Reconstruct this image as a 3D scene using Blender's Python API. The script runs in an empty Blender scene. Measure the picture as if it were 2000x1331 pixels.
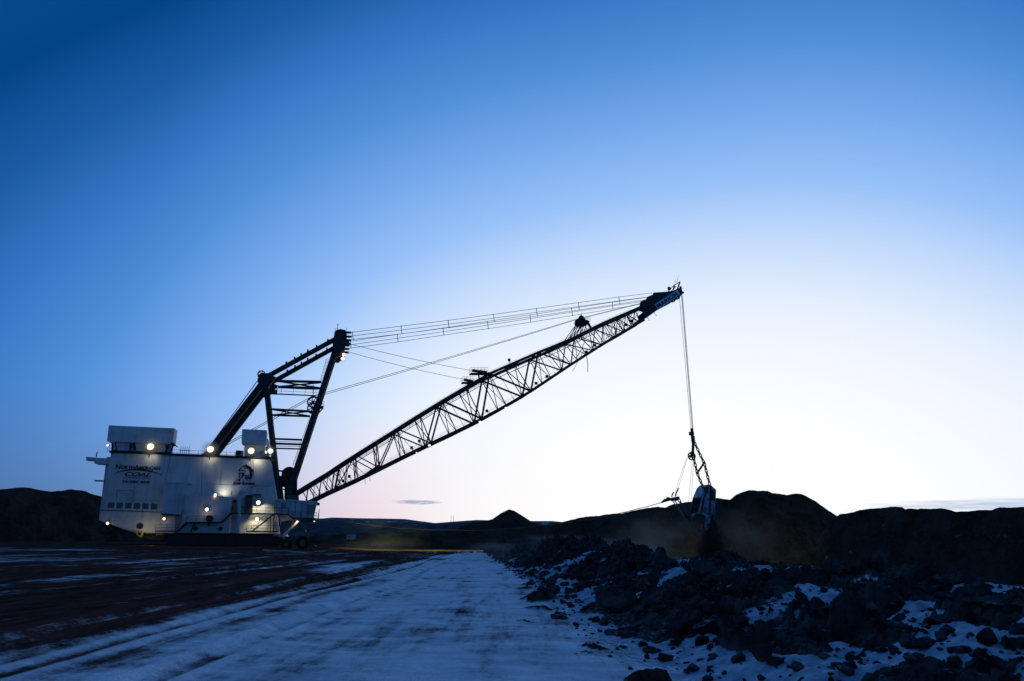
import bpy, bmesh, math, random
import numpy as np
from mathutils import Vector, Matrix
random.seed(7)
C = bpy.context.scene
COL = C.collection

# ------------------------------------------------------------------ camera
F = 1333.3; CAMZ = 1.9; HY = 1052.0; ROLL = 0.0100
TH = math.atan((HY - 665.5) / F)
cam_d = bpy.data.cameras.new('camera'); cam = bpy.data.objects.new('camera', cam_d); COL.objects.link(cam)
cam_d.sensor_width = 36.0; cam_d.lens = 24.0; cam_d.clip_end = 6000; cam_d.clip_start = 0.1
fw = Vector((0, math.cos(TH), math.sin(TH)))
up0 = Vector((0, -math.sin(TH), math.cos(TH))); r0 = Vector((1, 0, 0))
RT = r0 * math.cos(ROLL) + up0 * math.sin(ROLL)
UP = up0 * math.cos(ROLL) - r0 * math.sin(ROLL)
cam.matrix_world = Matrix((
    (RT.x, UP.x, -fw.x, 0), (RT.y, UP.y, -fw.y, 0), (RT.z, UP.z, -fw.z, CAMZ), (0, 0, 0, 1)))
C.camera = cam
C.view_settings.view_transform = 'Standard'; C.view_settings.look = 'None'
C.view_settings.exposure = 0; C.view_settings.gamma = 1
C.render.resolution_x = 1024; C.render.resolution_y = 681
C.cycles.volume_step_rate = 1.0

def ray(px, py):
    xc = (px - 1000) / F; yc = (665.5 - py) / F
    return fw + RT * xc + UP * yc

def lin(r, g, b):
    f = lambda c: (c / 255 / 12.92) if c / 255 <= 0.04045 else ((c / 255 + 0.055) / 1.055) ** 2.4
    return (f(r), f(g), f(b), 1)

# ------------------------------------------------------------------ world: dusk sky
W = bpy.data.worlds.new('World'); C.world = W; W.use_nodes = True
nt = W.node_tree; nt.nodes.clear()
def N(tree, typ, **kw):
    n = tree.nodes.new(typ)
    for k, v in kw.items():
        if k == 'ins':
            for i, val in v.items(): n.inputs[i].default_value = val
        else: setattr(n, k, v)
    return n
def M(tree, op, a, b=None, c=None, clamp=False):
    n = tree.nodes.new('ShaderNodeMath'); n.operation = op; n.use_clamp = clamp
    for i, v in enumerate((a, b, c)):
        if v is None: continue
        if isinstance(v, (int, float)): n.inputs[i].default_value = v
        else: tree.links.new(v, n.inputs[i])
    return n.outputs[0]
def ramp(tree, fac, stops, interp='LINEAR'):
    n = tree.nodes.new('ShaderNodeValToRGB'); n.color_ramp.interpolation = interp
    e = n.color_ramp.elements
    while len(e) > 1: e.remove(e[-1])
    e[0].position = stops[0][0]; e[0].color = stops[0][1]
    for p, c in stops[1:]:
        x = e.new(p); x.color = c
    tree.links.new(fac, n.inputs[0]); return n.outputs[0]
def mixc(tree, fac, a, b, mode='MIX'):
    n = tree.nodes.new('ShaderNodeMix'); n.data_type = 'RGBA'; n.blend_type = mode
    for sock, v in ((n.inputs[0], fac), (n.inputs[6], a), (n.inputs[7], b)):
        if isinstance(v, (int, float, tuple)): sock.default_value = v
        else: tree.links.new(v, sock)
    return n.outputs[2]
tc = N(nt, 'ShaderNodeTexCoord'); sp = N(nt, 'ShaderNodeSeparateXYZ'); nt.links.new(tc.outputs['Generated'], sp.inputs[0])
x_, y_, z_ = sp.outputs
deg = 180 / math.pi
el = M(nt, 'MULTIPLY', M(nt, 'ARCSINE', z_), deg)
az = M(nt, 'MULTIPLY', M(nt, 'ARCTAN2', x_, y_), deg)      # 0 = straight ahead, + to the right
AZ0 = 15.5
da = M(nt, 'SUBTRACT', az, AZ0)
ada = M(nt, 'ABSOLUTE', da)
ada = M(nt, 'MINIMUM', ada, M(nt, 'SUBTRACT', 360.0, ada))
hi_ = M(nt, 'MULTIPLY_ADD', el, 1 / 28.0, -0.30, clamp=True)
k = M(nt, 'ADD', 0.62, M(nt, 'MULTIPLY', M(nt, 'MULTIPLY', M(nt, 'MULTIPLY_ADD', da, 0.02, 0.0, clamp=True), 0.62), hi_))
k = M(nt, 'ADD', k, M(nt, 'MULTIPLY', M(nt, 'MULTIPLY_ADD', da, -1 / 28.0, -18 / 28.0, clamp=True), 0.13))
kd = M(nt, 'MULTIPLY', ada, k)
elp = M(nt, 'MAXIMUM', el, 0.0)
t = M(nt, 'SQRT', M(nt, 'ADD', M(nt, 'MULTIPLY', elp, elp), M(nt, 'MULTIPLY', kd, kd)))
tn = M(nt, 'DIVIDE', t, 120.0)
S = lambda d, r, g, b: (d / 120.0, lin(r, g, b))
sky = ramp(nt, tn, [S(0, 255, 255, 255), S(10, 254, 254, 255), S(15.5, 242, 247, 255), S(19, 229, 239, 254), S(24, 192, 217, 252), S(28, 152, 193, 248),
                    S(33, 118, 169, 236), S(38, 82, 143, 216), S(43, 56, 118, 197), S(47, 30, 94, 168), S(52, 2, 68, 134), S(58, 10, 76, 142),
                    S(68, 52, 118, 190), S(90, 76, 142, 212), S(104, 46, 90, 146), S(120, 34, 60, 100)])  # unseen zenith and rear sky brightened to light snow and walls
# the low anti-twilight band: rose and grey near the horizon away from the glow
low = M(nt, 'SUBTRACT', 1.0, M(nt, 'DIVIDE', elp, 11.0), clamp=True)
low = M(nt, 'POWER', low, 1.3)
side = M(nt, 'DIVIDE', M(nt, 'SUBTRACT', kd, 6.0), 10.0, clamp=True)
lowf = M(nt, 'MULTIPLY', M(nt, 'MULTIPLY', low, side), M(nt, 'MULTIPLY', da, -0.15, clamp=True))
rose = ramp(nt, M(nt, 'DIVIDE', kd, 60.0), [(0.0, lin(255, 255, 255)), (0.2, lin(252, 240, 240)), (0.30, lin(240, 210, 218)), (0.45, lin(176, 176, 205)),
                                       (0.58, lin(92, 116, 156)), (1.0, lin(22, 40, 72))])
sky = mixc(nt, M(nt, 'MULTIPLY', lowf, 0.9), sky, rose)
# thin streaky cloud low in the sky
def cloud(az_c, el_c, wa, we, sa, se, seed, lo, hi, amount, col):
    global sky
    cv = N(nt, 'ShaderNodeCombineXYZ')
    nt.links.new(M(nt, 'MULTIPLY', az, sa), cv.inputs[0]); nt.links.new(M(nt, 'MULTIPLY', el, se), cv.inputs[1]); cv.inputs[2].default_value = seed
    no = N(nt, 'ShaderNodeTexNoise', ins={'Scale': 1.0, 'Detail': 5.0, 'Roughness': 0.55}); nt.links.new(cv.outputs[0], no.inputs['Vector'])
    a = M(nt, 'DIVIDE', M(nt, 'SUBTRACT', az, az_c), wa); b = M(nt, 'DIVIDE', M(nt, 'SUBTRACT', el, el_c), we)
    r = M(nt, 'ADD', M(nt, 'MULTIPLY', a, a), M(nt, 'MULTIPLY', b, b))
    fall = M(nt, 'SUBTRACT', 1.0, r, clamp=True)
    v = M(nt, 'MULTIPLY', fall, no.outputs['Fac'])
    v = M(nt, 'DIVIDE', M(nt, 'SUBTRACT', v, lo), hi - lo, clamp=True)
    sky = mixc(nt, M(nt, 'MULTIPLY', v, amount), sky, col)
cloud(-7.6, 2.75, 2.7, 0.26, 1.3, 9.0, 3.0, 0.20, 0.46, 0.8, lin(150, 160, 200))
cloud(36.0, 2.5, 12.0, 0.60, 0.30, 5.5, 9.0, 0.20, 0.52, 0.60, lin(140, 170, 215))
cloud(29.0, 1.9, 7.0, 0.8, 0.22, 6.0, 4.0, 0.30, 0.52, 0.55, lin(178, 196, 226))
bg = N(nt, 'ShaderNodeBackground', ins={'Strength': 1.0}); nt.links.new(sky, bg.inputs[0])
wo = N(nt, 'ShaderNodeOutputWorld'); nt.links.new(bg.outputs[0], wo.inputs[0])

# ------------------------------------------------------------------ materials
def mat(name, col, rough=0.7, metal=0.0, emit=None, es=0.0, build=None, spec=0.5):
    m = bpy.data.materials.new(name); m.use_nodes = True; t_ = m.node_tree
    b = t_.nodes['Principled BSDF']
    b.inputs['Base Color'].default_value = (*col, 1); b.inputs['Roughness'].default_value = rough
    b.inputs['Metallic'].default_value = metal; b.inputs['Specular IOR Level'].default_value = spec
    if emit: b.inputs['Emission Color'].default_value = (*emit, 1); b.inputs['Emission Strength'].default_value = es
    if build: build(t_, b)
    return m
def noise(t_, scale, detail=5, rough=0.6, sc=(1, 1, 1), loc=(0, 0, 0)):
    g = t_.nodes.new('ShaderNodeNewGeometry'); mp = N(t_, 'ShaderNodeMapping')
    mp.inputs['Scale'].default_value = sc; mp.inputs['Location'].default_value = loc
    t_.links.new(g.outputs['Position'], mp.inputs[0])
    n = N(t_, 'ShaderNodeTexNoise', ins={'Scale': scale, 'Detail': detail, 'Roughness': rough})
    t_.links.new(mp.outputs[0], n.inputs['Vector']); return n.outputs['Fac']
def ss(t_, v, a, b):
    n = N(t_, 'ShaderNodeMapRange'); n.interpolation_type = 'SMOOTHSTEP'
    t_.links.new(v, n.inputs[0]); n.inputs[1].default_value = a; n.inputs[2].default_value = b; return n.outputs[0]

def b_white(t_, b):
    # painted sheet cladding with vertical rain streaks, grime and ribs
    st = noise(t_, 1.0, 5, 0.6, (1.3, 1.3, 0.10)); gr = noise(t_, 0.35, 4, 0.6); fi = noise(t_, 3.5, 4, 0.7)
    f = M(t_, 'MULTIPLY', ss(t_, st, 0.45, 0.75), 0.55)
    c = mixc(t_, f, (0.66, 0.69, 0.72, 1), (0.34, 0.36, 0.38, 1))
    c = mixc(t_, M(t_, 'MULTIPLY', ss(t_, gr, 0.5, 0.75), 0.45), c, (0.27, 0.25, 0.23, 1))
    c = mixc(t_, M(t_, 'MULTIPLY', ss(t_, fi, 0.62, 0.75), 0.3), c, (0.2, 0.15, 0.12, 1))
    t_.links.new(c, b.inputs['Base Color'])
    tcx = N(t_, 'ShaderNodeTexCoord'); s = N(t_, 'ShaderNodeSeparateXYZ'); t_.links.new(tcx.outputs['Object'], s.inputs[0])
    seam = M(t_, 'ABSOLUTE', M(t_, 'SUBTRACT', M(t_, 'FRACT', M(t_, 'MULTIPLY', s.outputs[0], 1 / 2.4)), 0.5))
    seam = ss(t_, seam, 0.0, 0.03)
    bp = N(t_, 'ShaderNodeBump', ins={'Strength': 0.6, 'Distance': 0.05}); t_.links.new(seam, bp.inputs['Height'])
    t_.links.new(bp.outputs[0], b.inputs['Normal'])
MW = mat('white_painted_cladding', (0.5, 0.5, 0.5), 0.6, build=b_white)
def b_dark(t_, b):
    n = noise(t_, 0.8, 5, 0.7)
    c = mixc(t_, ss(t_, n, 0.35, 0.7), (0.018, 0.017, 0.018, 1), (0.04, 0.03, 0.026, 1)); t_.links.new(c, b.inputs['Base Color'])
MD = mat('dark_steel', (0.03, 0.03, 0.03), 0.65, build=b_dark)
MR = mat('rail_steel', (0.07, 0.07, 0.075), 0.6)
MC = mat('wire_rope', (0.05, 0.045, 0.045), 0.5, 0.6)
MCW = mat('frosted_wire_rope', (0.45, 0.46, 0.5), 0.5, 0.0)
MRUST = mat('rusty_chain', (0.16, 0.07, 0.045), 0.75)
MCH = mat('worn_chain_steel', (0.22, 0.21, 0.22), 0.6)
MGL = mat('dark_glass', (0.01, 0.012, 0.016), 0.12, spec=0.8)
MTXT = mat('black_paint', (0.02, 0.018, 0.02), 0.8)
MBLU = mat('navy_paint', (0.02, 0.025, 0.07), 0.8)
MSIGN = mat('pale_blue_sign_paint', (0.55, 0.72, 0.80), 0.6)
MYEL = mat('yellow_paint', (0.30, 0.25, 0.10), 0.6)
MBUCK = mat('bucket_steel', (0.10, 0.11, 0.13), 0.45, 0.35, build=lambda t_, b: t_.links.new(
    mixc(t_, ss(t_, noise(t_, 0.55, 5, 0.65), 0.4, 0.62), (0.08, 0.085, 0.10, 1), (0.32, 0.36, 0.42, 1)), b.inputs['Base Color']))
MTRG = mat('tractor_green_paint', (0.03, 0.075, 0.04), 0.4)
MTYR = mat('tyre_rubber', (0.012, 0.012, 0.013), 0.9)
MWHL = mat('wheel_yellow', (0.20, 0.16, 0.03), 0.5)
MLW = mat('floodlight_glow', (1, 1, 1), emit=(1.0, 0.86, 0.50), es=4.0)
MLO = mat('sodium_glow', (1, 1, 1), emit=(1.0, 0.62, 0.30), es=3.0)
MLY = mat('warm_glow', (1, 1, 1), emit=(1.0, 0.80, 0.42), es=3.0)
MLP = mat('pink_glow', (1, 1, 1), emit=(1.0, 0.55, 0.55), es=2.6)
MLR = mat('red_beacon_glow', (1, 1, 1), emit=(1.0, 0.10, 0.12), es=2.5)

def b_rock(t_, b):
    n = noise(t_, 1.6, 6, 0.65); f = noise(t_, 9.0, 5, 0.7)
    c = mixc(t_, ss(t_, n, 0.35, 0.7), (0.014, 0.014, 0.016, 1), (0.085, 0.080, 0.082, 1))
    g = t_.nodes.new('ShaderNodeNewGeometry'); s = N(t_, 'ShaderNodeSeparateXYZ'); t_.links.new(g.outputs['Normal'], s.inputs[0])
    at = N(t_, 'ShaderNodeAttribute', attribute_name='snow')
    # frost caught on the upward faces and drifted pockets
    dust = M(t_, 'MULTIPLY', ss(t_, s.outputs[2], 0.80, 0.97), ss(t_, f, 0.50, 0.66))
    dust = M(t_, 'MULTIPLY', dust, 0.55)
    sn = M(t_, 'ADD', at.outputs['Fac'], M(t_, 'MULTIPLY', M(t_, 'SUBTRACT', f, 0.5), 1.7))
    sn = ss(t_, sn, 0.40, 0.85)
    m_ = M(t_, 'MAXIMUM', sn, dust)
    snc = mixc(t_, ss(t_, noise(t_, 4.0, 4, 0.6), 0.3, 0.7), (0.20, 0.26, 0.34, 1), (0.42, 0.50, 0.62, 1))
    t_.links.new(mixc(t_, m_, c, snc), b.inputs['Base Color'])
    bp = N(t_, 'ShaderNodeBump', ins={'Strength': 0.7, 'Distance': 0.04}); t_.links.new(f, bp.inputs['Height'])
    t_.links.new(bp.outputs[0], b.inputs['Normal'])
MROCK = mat('broken_overburden', (0.03, 0.03, 0.03), 0.9, build=b_rock, spec=0.0)

def b_ground(t_, b):
    at = N(t_, 'ShaderNodeAttribute', attribute_name='snow')
    streak = noise(t_, 1.0, 6, 0.62, (0.9, 0.07, 1)); fine = noise(t_, 1.0, 6, 0.7, (3.4, 0.55, 1)); grain = noise(t_, 14.0, 4, 0.7)
    wind = noise(t_, 1.0, 6, 0.65, (0.5, 1.1, 1), (5, 3, 0))
    v = M(t_, 'ADD', at.outputs['Fac'], M(t_, 'MULTIPLY', M(t_, 'SUBTRACT', streak, 0.5), 1.8))
    v = M(t_, 'ADD', v, M(t_, 'MULTIPLY', M(t_, 'SUBTRACT', fine, 0.5), 1.2))
    v = M(t_, 'ADD', v, M(t_, 'MULTIPLY', M(t_, 'SUBTRACT', grain, 0.5), 0.9))
    iso = noise(t_, 2.2, 6, 0.7); v = M(t_, 'ADD', v, M(t_, 'MULTIPLY', M(t_, 'SUBTRACT', iso, 0.5), 1.0))
    v = M(t_, 'ADD', v, M(t_, 'MULTIPLY', M(t_, 'SUBTRACT', wind, 0.5), 0.5))
    v = M(t_, 'ADD', v, M(t_, 'MULTIPLY', M(t_, 'SUBTRACT', noise(t_, 1.0, 5, 0.6, (0.22, 0.16, 1), (7, 1, 0)), 0.5), 1.1))
    f = ss(t_, v, 0.10, 1.05)
    red = ss(t_, noise(t_, 1.0, 4, 0.5, (0.35, 0.02, 1), (9, 2, 0)), 0.50, 0.66)
    dirt = mixc(t_, ss(t_, fine, 0.3, 0.7), (0.026, 0.014, 0.013, 1), (0.095, 0.054, 0.047, 1))
    dirt = mixc(t_, red, dirt, (0.11, 0.046, 0.042, 1))
    snw = mixc(t_, ss(t_, wind, 0.3, 0.7), (0.48, 0.55, 0.65, 1), (0.80, 0.86, 0.93, 1))
    snw = mixc(t_, M(t_, 'MULTIPLY', ss(t_, grain, 0.52, 0.75), 0.35), snw, (0.30, 0.29, 0.32, 1))
    t_.links.new(mixc(t_, f, dirt, snw), b.inputs['Base Color'])
    h = M(t_, 'ADD', M(t_, 'MULTIPLY', fine, 1.0), M(t_, 'MULTIPLY', grain, 0.3))
    h = M(t_, 'ADD', h, M(t_, 'MULTIPLY', wind, 1.2))
    bp = N(t_, 'ShaderNodeBump', ins={'Strength': 1.0, 'Distance': 0.14}); t_.links.new(h, bp.inputs['Height'])
    t_.links.new(bp.outputs[0], b.inputs['Normal'])
MGR = mat('frozen_bench_ground', (0.1, 0.1, 0.1), 0.9, build=b_ground, spec=0.0)
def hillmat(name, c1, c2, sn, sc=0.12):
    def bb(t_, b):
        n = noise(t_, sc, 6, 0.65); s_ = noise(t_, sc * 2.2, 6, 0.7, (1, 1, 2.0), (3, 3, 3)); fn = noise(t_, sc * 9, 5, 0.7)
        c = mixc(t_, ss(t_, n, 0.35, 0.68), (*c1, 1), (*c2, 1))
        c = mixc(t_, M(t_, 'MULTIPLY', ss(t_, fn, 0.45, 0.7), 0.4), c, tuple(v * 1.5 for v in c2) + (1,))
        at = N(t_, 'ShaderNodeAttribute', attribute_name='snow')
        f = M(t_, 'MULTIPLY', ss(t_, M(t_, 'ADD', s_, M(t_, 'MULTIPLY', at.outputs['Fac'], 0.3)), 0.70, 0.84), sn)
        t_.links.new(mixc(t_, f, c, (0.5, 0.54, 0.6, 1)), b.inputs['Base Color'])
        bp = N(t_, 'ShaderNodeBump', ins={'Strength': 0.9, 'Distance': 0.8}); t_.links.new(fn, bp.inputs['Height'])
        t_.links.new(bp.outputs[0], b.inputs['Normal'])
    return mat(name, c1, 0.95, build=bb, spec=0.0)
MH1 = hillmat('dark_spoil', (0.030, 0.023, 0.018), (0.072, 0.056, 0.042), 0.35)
MH2 = hillmat('far_hazed_frosted_spoil', (0.08, 0.085, 0.10), (0.14, 0.145, 0.17), 0.9, 0.05)  # aerial perspective put into the paler, bluer base colours
MH3 = hillmat('mid_hazed_spoil', (0.05, 0.05, 0.056), (0.11, 0.11, 0.12), 0.5, 0.08)  # base colours lifted and cooled to imitate the fade with distance

# ------------------------------------------------------------------ mesh helpers
class MB:
    def __init__(s): s.v = []; s.f = []; s.pc = []
    def add(s, vs, fs):
        s.pc.append((vs, fs)); o = len(s.v); s.v += [tuple(v) for v in vs]; s.f += [tuple(i + o for i in f) for f in fs]; return s
    def tube(s, p, q, r, n=6, r2=None):
        p = Vector(p); q = Vector(q); d = q - p
        if d.length < 1e-6: return s
        r2 = r if r2 is None else r2; d.normalize()
        a = d.cross(Vector((0, 0, 1)) if abs(d.z) < 0.9 else Vector((1, 0, 0))).normalized(); b = d.cross(a)
        vs = []
        for c, rr in ((p, r), (q, r2)):
            for i in range(n):
                t_ = 2 * math.pi * (i + .5) / n; vs.append(c + (a * math.cos(t_) + b * math.sin(t_)) * rr)
        fs = [(i, (i + 1) % n, n + (i + 1) % n, n + i) for i in range(n)] + [tuple(range(n - 1, -1, -1)), tuple(range(n, 2 * n))]
        return s.add(vs, fs)
    def path(s, pts, r, n=6):
        for a, b in zip(pts[:-1], pts[1:]): s.tube(a, b, r, n)
        return s
    def box(s, x0, x1, y0, y1, z0, z1):
        vs = [(x, y, z) for x in (x0, x1) for y in (y0, y1) for z in (z0, z1)]
        return s.add(vs, [(0, 1, 3, 2), (4, 6, 7, 5), (0, 4, 5, 1), (2, 3, 7, 6), (0, 2, 6, 4), (1, 5, 7, 3)])
    def beam(s, p, q, w, h):          # rectangular beam between two points, w across (y), h in the x-z plane
        p = Vector(p); q = Vector(q); d = (q - p).normalized()
        y = Vector((0, 1, 0)); y = (y - d * y.dot(d)).normalized(); n = d.cross(y)
        vs = [c + y * (sy * w / 2) + n * (sn * h / 2) for c in (p, q) for sy in (-1, 1) for sn in (-1, 1)]
        return s.add(vs, [(0, 1, 3, 2), (4, 6, 7, 5), (0, 4, 5, 1), (2, 3, 7, 6), (0, 2, 6, 4), (1, 5, 7, 3)])
    def prism(s, poly, y0, y1):       # polygon in x-z, extruded along y
        n = len(poly)
        vs = [(x, y0, z) for x, z in poly] + [(x, y1, z) for x, z in poly]
        return s.add(vs, [tuple(range(n)), tuple(range(2 * n - 1, n - 1, -1))] + [(i, n + i, n + (i + 1) % n, (i + 1) % n) for i in range(n)])
    def disc(s, c, r, y0, y1, n=20):
        return s.prism([(c[0] + r * math.cos(2 * math.pi * i / n), c[1] + r * math.sin(2 * math.pi * i / n)) for i in range(n)], y0, y1)
    def ring(s, c, r0_, r1, y0, y1, n=24):
        vs = []; 
        for i in range(n):
            a = 2 * math.pi * i / n
            for r in (r0_, r1):
                for y in (y0, y1): vs.append((c[0] + r * math.cos(a), y, c[1] + r * math.sin(a)))
        fs = []
        for i in range(n):
            j = (i + 1) % n; a = 4 * i; b = 4 * j
            fs += [(a, b, b + 1, a + 1), (a + 2, a + 3, b + 3, b + 2), (a, a + 2, b + 2, b), (a + 1, b + 1, b + 3, a + 3)]
        return s.add(vs, fs)
    def wheel(s, c, r, y, w=0.25, spokes=6):
        s.ring(c, r * 0.78, r, y - w, y + w); s.disc(c, r * 0.22, y - w, y + w, 10)
        for i in range(spokes):
            a = 2 * math.pi * i / spokes + .3
            s.beam((c[0] + r * .15 * math.cos(a), y, c[1] + r * .15 * math.sin(a)), (c[0] + r * .85 * math.cos(a), y, c[1] + r * .85 * math.sin(a)), w, r * 0.14)
        return s
    def ball(s, c, r, n=10, m=6, sz=1.0):
        vs = [(c[0], c[1], c[2] - r * sz)]
        for j in range(1, m):
            ph = -math.pi / 2 + math.pi * j / m
            for i in range(n):
                a = 2 * math.pi * i / n; vs.append((c[0] + r * math.cos(ph) * math.cos(a), c[1] + r * math.cos(ph) * math.sin(a), c[2] + r * sz * math.sin(ph)))
        vs.append((c[0], c[1], c[2] + r * sz)); fs = []
        for i in range(n): fs.append((0, 1 + (i + 1) % n, 1 + i))
        for j in range(m - 2):
            for i in range(n):
                a = 1 + j * n + i; b = 1 + j * n + (i + 1) % n; fs.append((a, b, b + n, a + n))
        L = len(vs) - 1
        for i in range(n): fs.append((L, 1 + (m - 2) * n + i, 1 + (m - 2) * n + (i + 1) % n))
        return s.add(vs, fs)
    def each(s, name, m, parent=None):
        out = []
        for vs, fs in s.pc: out.append(MB().add(vs, fs).build(name, m, parent))
        return out
    def build(s, name, m, parent=None, smooth=False):
        me = bpy.data.meshes.new(name); me.from_pydata(s.v, [], s.f); me.materials.append(m)
        if smooth: me.polygons.foreach_set('use_smooth', [True] * len(me.polygons))
        bm = bmesh.new(); bm.from_mesh(me); bmesh.ops.recalc_face_normals(bm, faces=bm.faces); bm.to_mesh(me); bm.free()
        o = bpy.data.objects.new(name, me); COL.objects.link(o)
        if parent: o.parent = parent
        return o
def tag(o, label=None, cat=None, group=None, kind=None):
    if label: o['label'] = label
    if cat: o['category'] = cat
    if group: o['group'] = group
    if kind: o['kind'] = kind
    return o
def empty(name, loc=(0, 0, 0), rz=0.0):
    o = bpy.data.objects.new(name, None); COL.objects.link(o); o.location = loc; o.rotation_euler = (0, 0, rz); o.empty_display_size = 0.5; return o

# ------------------------------------------------------------------ numpy noise
def hsh(ix, iy, seed):
    h = (ix.astype(np.int64) * 374761393 + iy.astype(np.int64) * 668265263 + seed * 1442695041) & 0xffffffff
    h = ((h ^ (h >> 13)) * 1274126177) & 0xffffffff
    h = h ^ (h >> 16)
    return (h & 0xffffff) / float(0xffffff)
def vnoise(x, y, seed=0):
    ix = np.floor(x); iy = np.floor(y); fx = x - ix; fy = y - iy
    ux = fx * fx * (3 - 2 * fx); uy = fy * fy * (3 - 2 * fy)
    a = hsh(ix, iy, seed); b = hsh(ix + 1, iy, seed); c = hsh(ix, iy + 1, seed); d = hsh(ix + 1, iy + 1, seed)
    return (a * (1 - ux) + b * ux) * (1 - uy) + (c * (1 - ux) + d * ux) * uy
def fbm(x, y, o=5, seed=0, g=0.5):
    s = 0; a = 1.0; n = 0
    for i in range(o):
        s = s + a * vnoise(x * 2 ** i + 17.3 * i, y * 2 ** i - 9.1 * i, seed + i); n += a; a *= g
    return s / n - 0.5
def clods(x, y, cell, seed):
    """angular lumps: every cell is a tilted flat-topped block that falls off at its rim"""
    x = x / cell; y = y / cell; ix = np.floor(x); iy = np.floor(y); best = np.full(x.shape, -1.0)
    for dx in (-1, 0, 1):
        for dy in (-1, 0, 1):
            cx = ix + dx; cy = iy + dy
            px = cx + 0.15 + 0.7 * hsh(cx, cy, seed); py = cy + 0.15 + 0.7 * hsh(cx, cy, seed + 1)
            rr = 0.35 + 0.55 * hsh(cx, cy, seed + 2); ht = hsh(cx, cy, seed + 3) ** 1.6
            an = hsh(cx, cy, seed + 6) * 6.28; ax_ = np.cos(an); ay_ = np.sin(an)
            qx = (x - px) * ax_ + (y - py) * ay_; qy = (-(x - px) * ay_ + (y - py) * ax_) * (1.0 + hsh(cx, cy, seed + 7))
            d = np.maximum(np.abs(qx), np.abs(qy)) * 0.6 + 0.4 * np.sqrt(qx * qx + qy * qy)
            tx = (hsh(cx, cy, seed + 4) - .5) * 2.2; ty = (hsh(cx, cy, seed + 5) - .5) * 2.2
            h = np.minimum(ht + tx * (x - px) + ty * (y - py), (rr - d) * 5.5)
            best = np.maximum(best, h)
    return np.maximum(best, 0.0)
def sstep(x, a, b):
    t_ = np.clip((x - a) / (b - a), 0, 1); return t_ * t_ * (3 - 2 * t_)

# ------------------------------------------------------------------ ground and roadside berm
def img_to(px, D):   # lateral x for image column at forward distance D, on the horizon
    return (px - 1000) / F * D / math.cos(TH)
EDGE_D = [5, 9.4, 11, 14.8, 22, 32, 45, 70, 97, 112]; EDGE_X = [3.4, 2.8, 2.5, 2.1, 1.5, 1.0, 0.3, -1.5, -3.2, -4.2]
def ray_up(py, px, D):   # height of a silhouette pixel at forward distance D
    r = ray(px, py); return CAMZ + r.z / r.y * D
CR = [(2600, 1120, 7.0), (2200, 1122, 9.3), (2000, 1125, 11.2), (1900, 1128, 12.2), (1800, 1130, 13.6), (1700, 1117, 15.3), (1640, 1111, 17.0), (1590, 1100, 18.5), (1500, 1096, 20.5),
      (1450, 1091, 22), (1400, 1086, 24), (1350, 1090, 26.5), (1312, 1102, 28.5), (1280, 1086, 30.5), (1240, 1071, 33), (1180, 1070, 38), (1150, 1064, 43),
      (1110, 1058, 50), (1085, 1063, 56), (1065, 1069, 63), (1040, 1064, 73), (1010, 1068, 83), (985, 1073, 93), (965, 1078, 102), (950, 1079, 112)]
CD = np.array([c[2] for c in CR]); CX = np.array([ray(c[0], c[1]).x / ray(c[0], c[1]).y * c[2] for c in CR]); CZ = np.array([ray_up(c[1], c[0], c[2]) for c in CR])
FEDGE = 108.0
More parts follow.
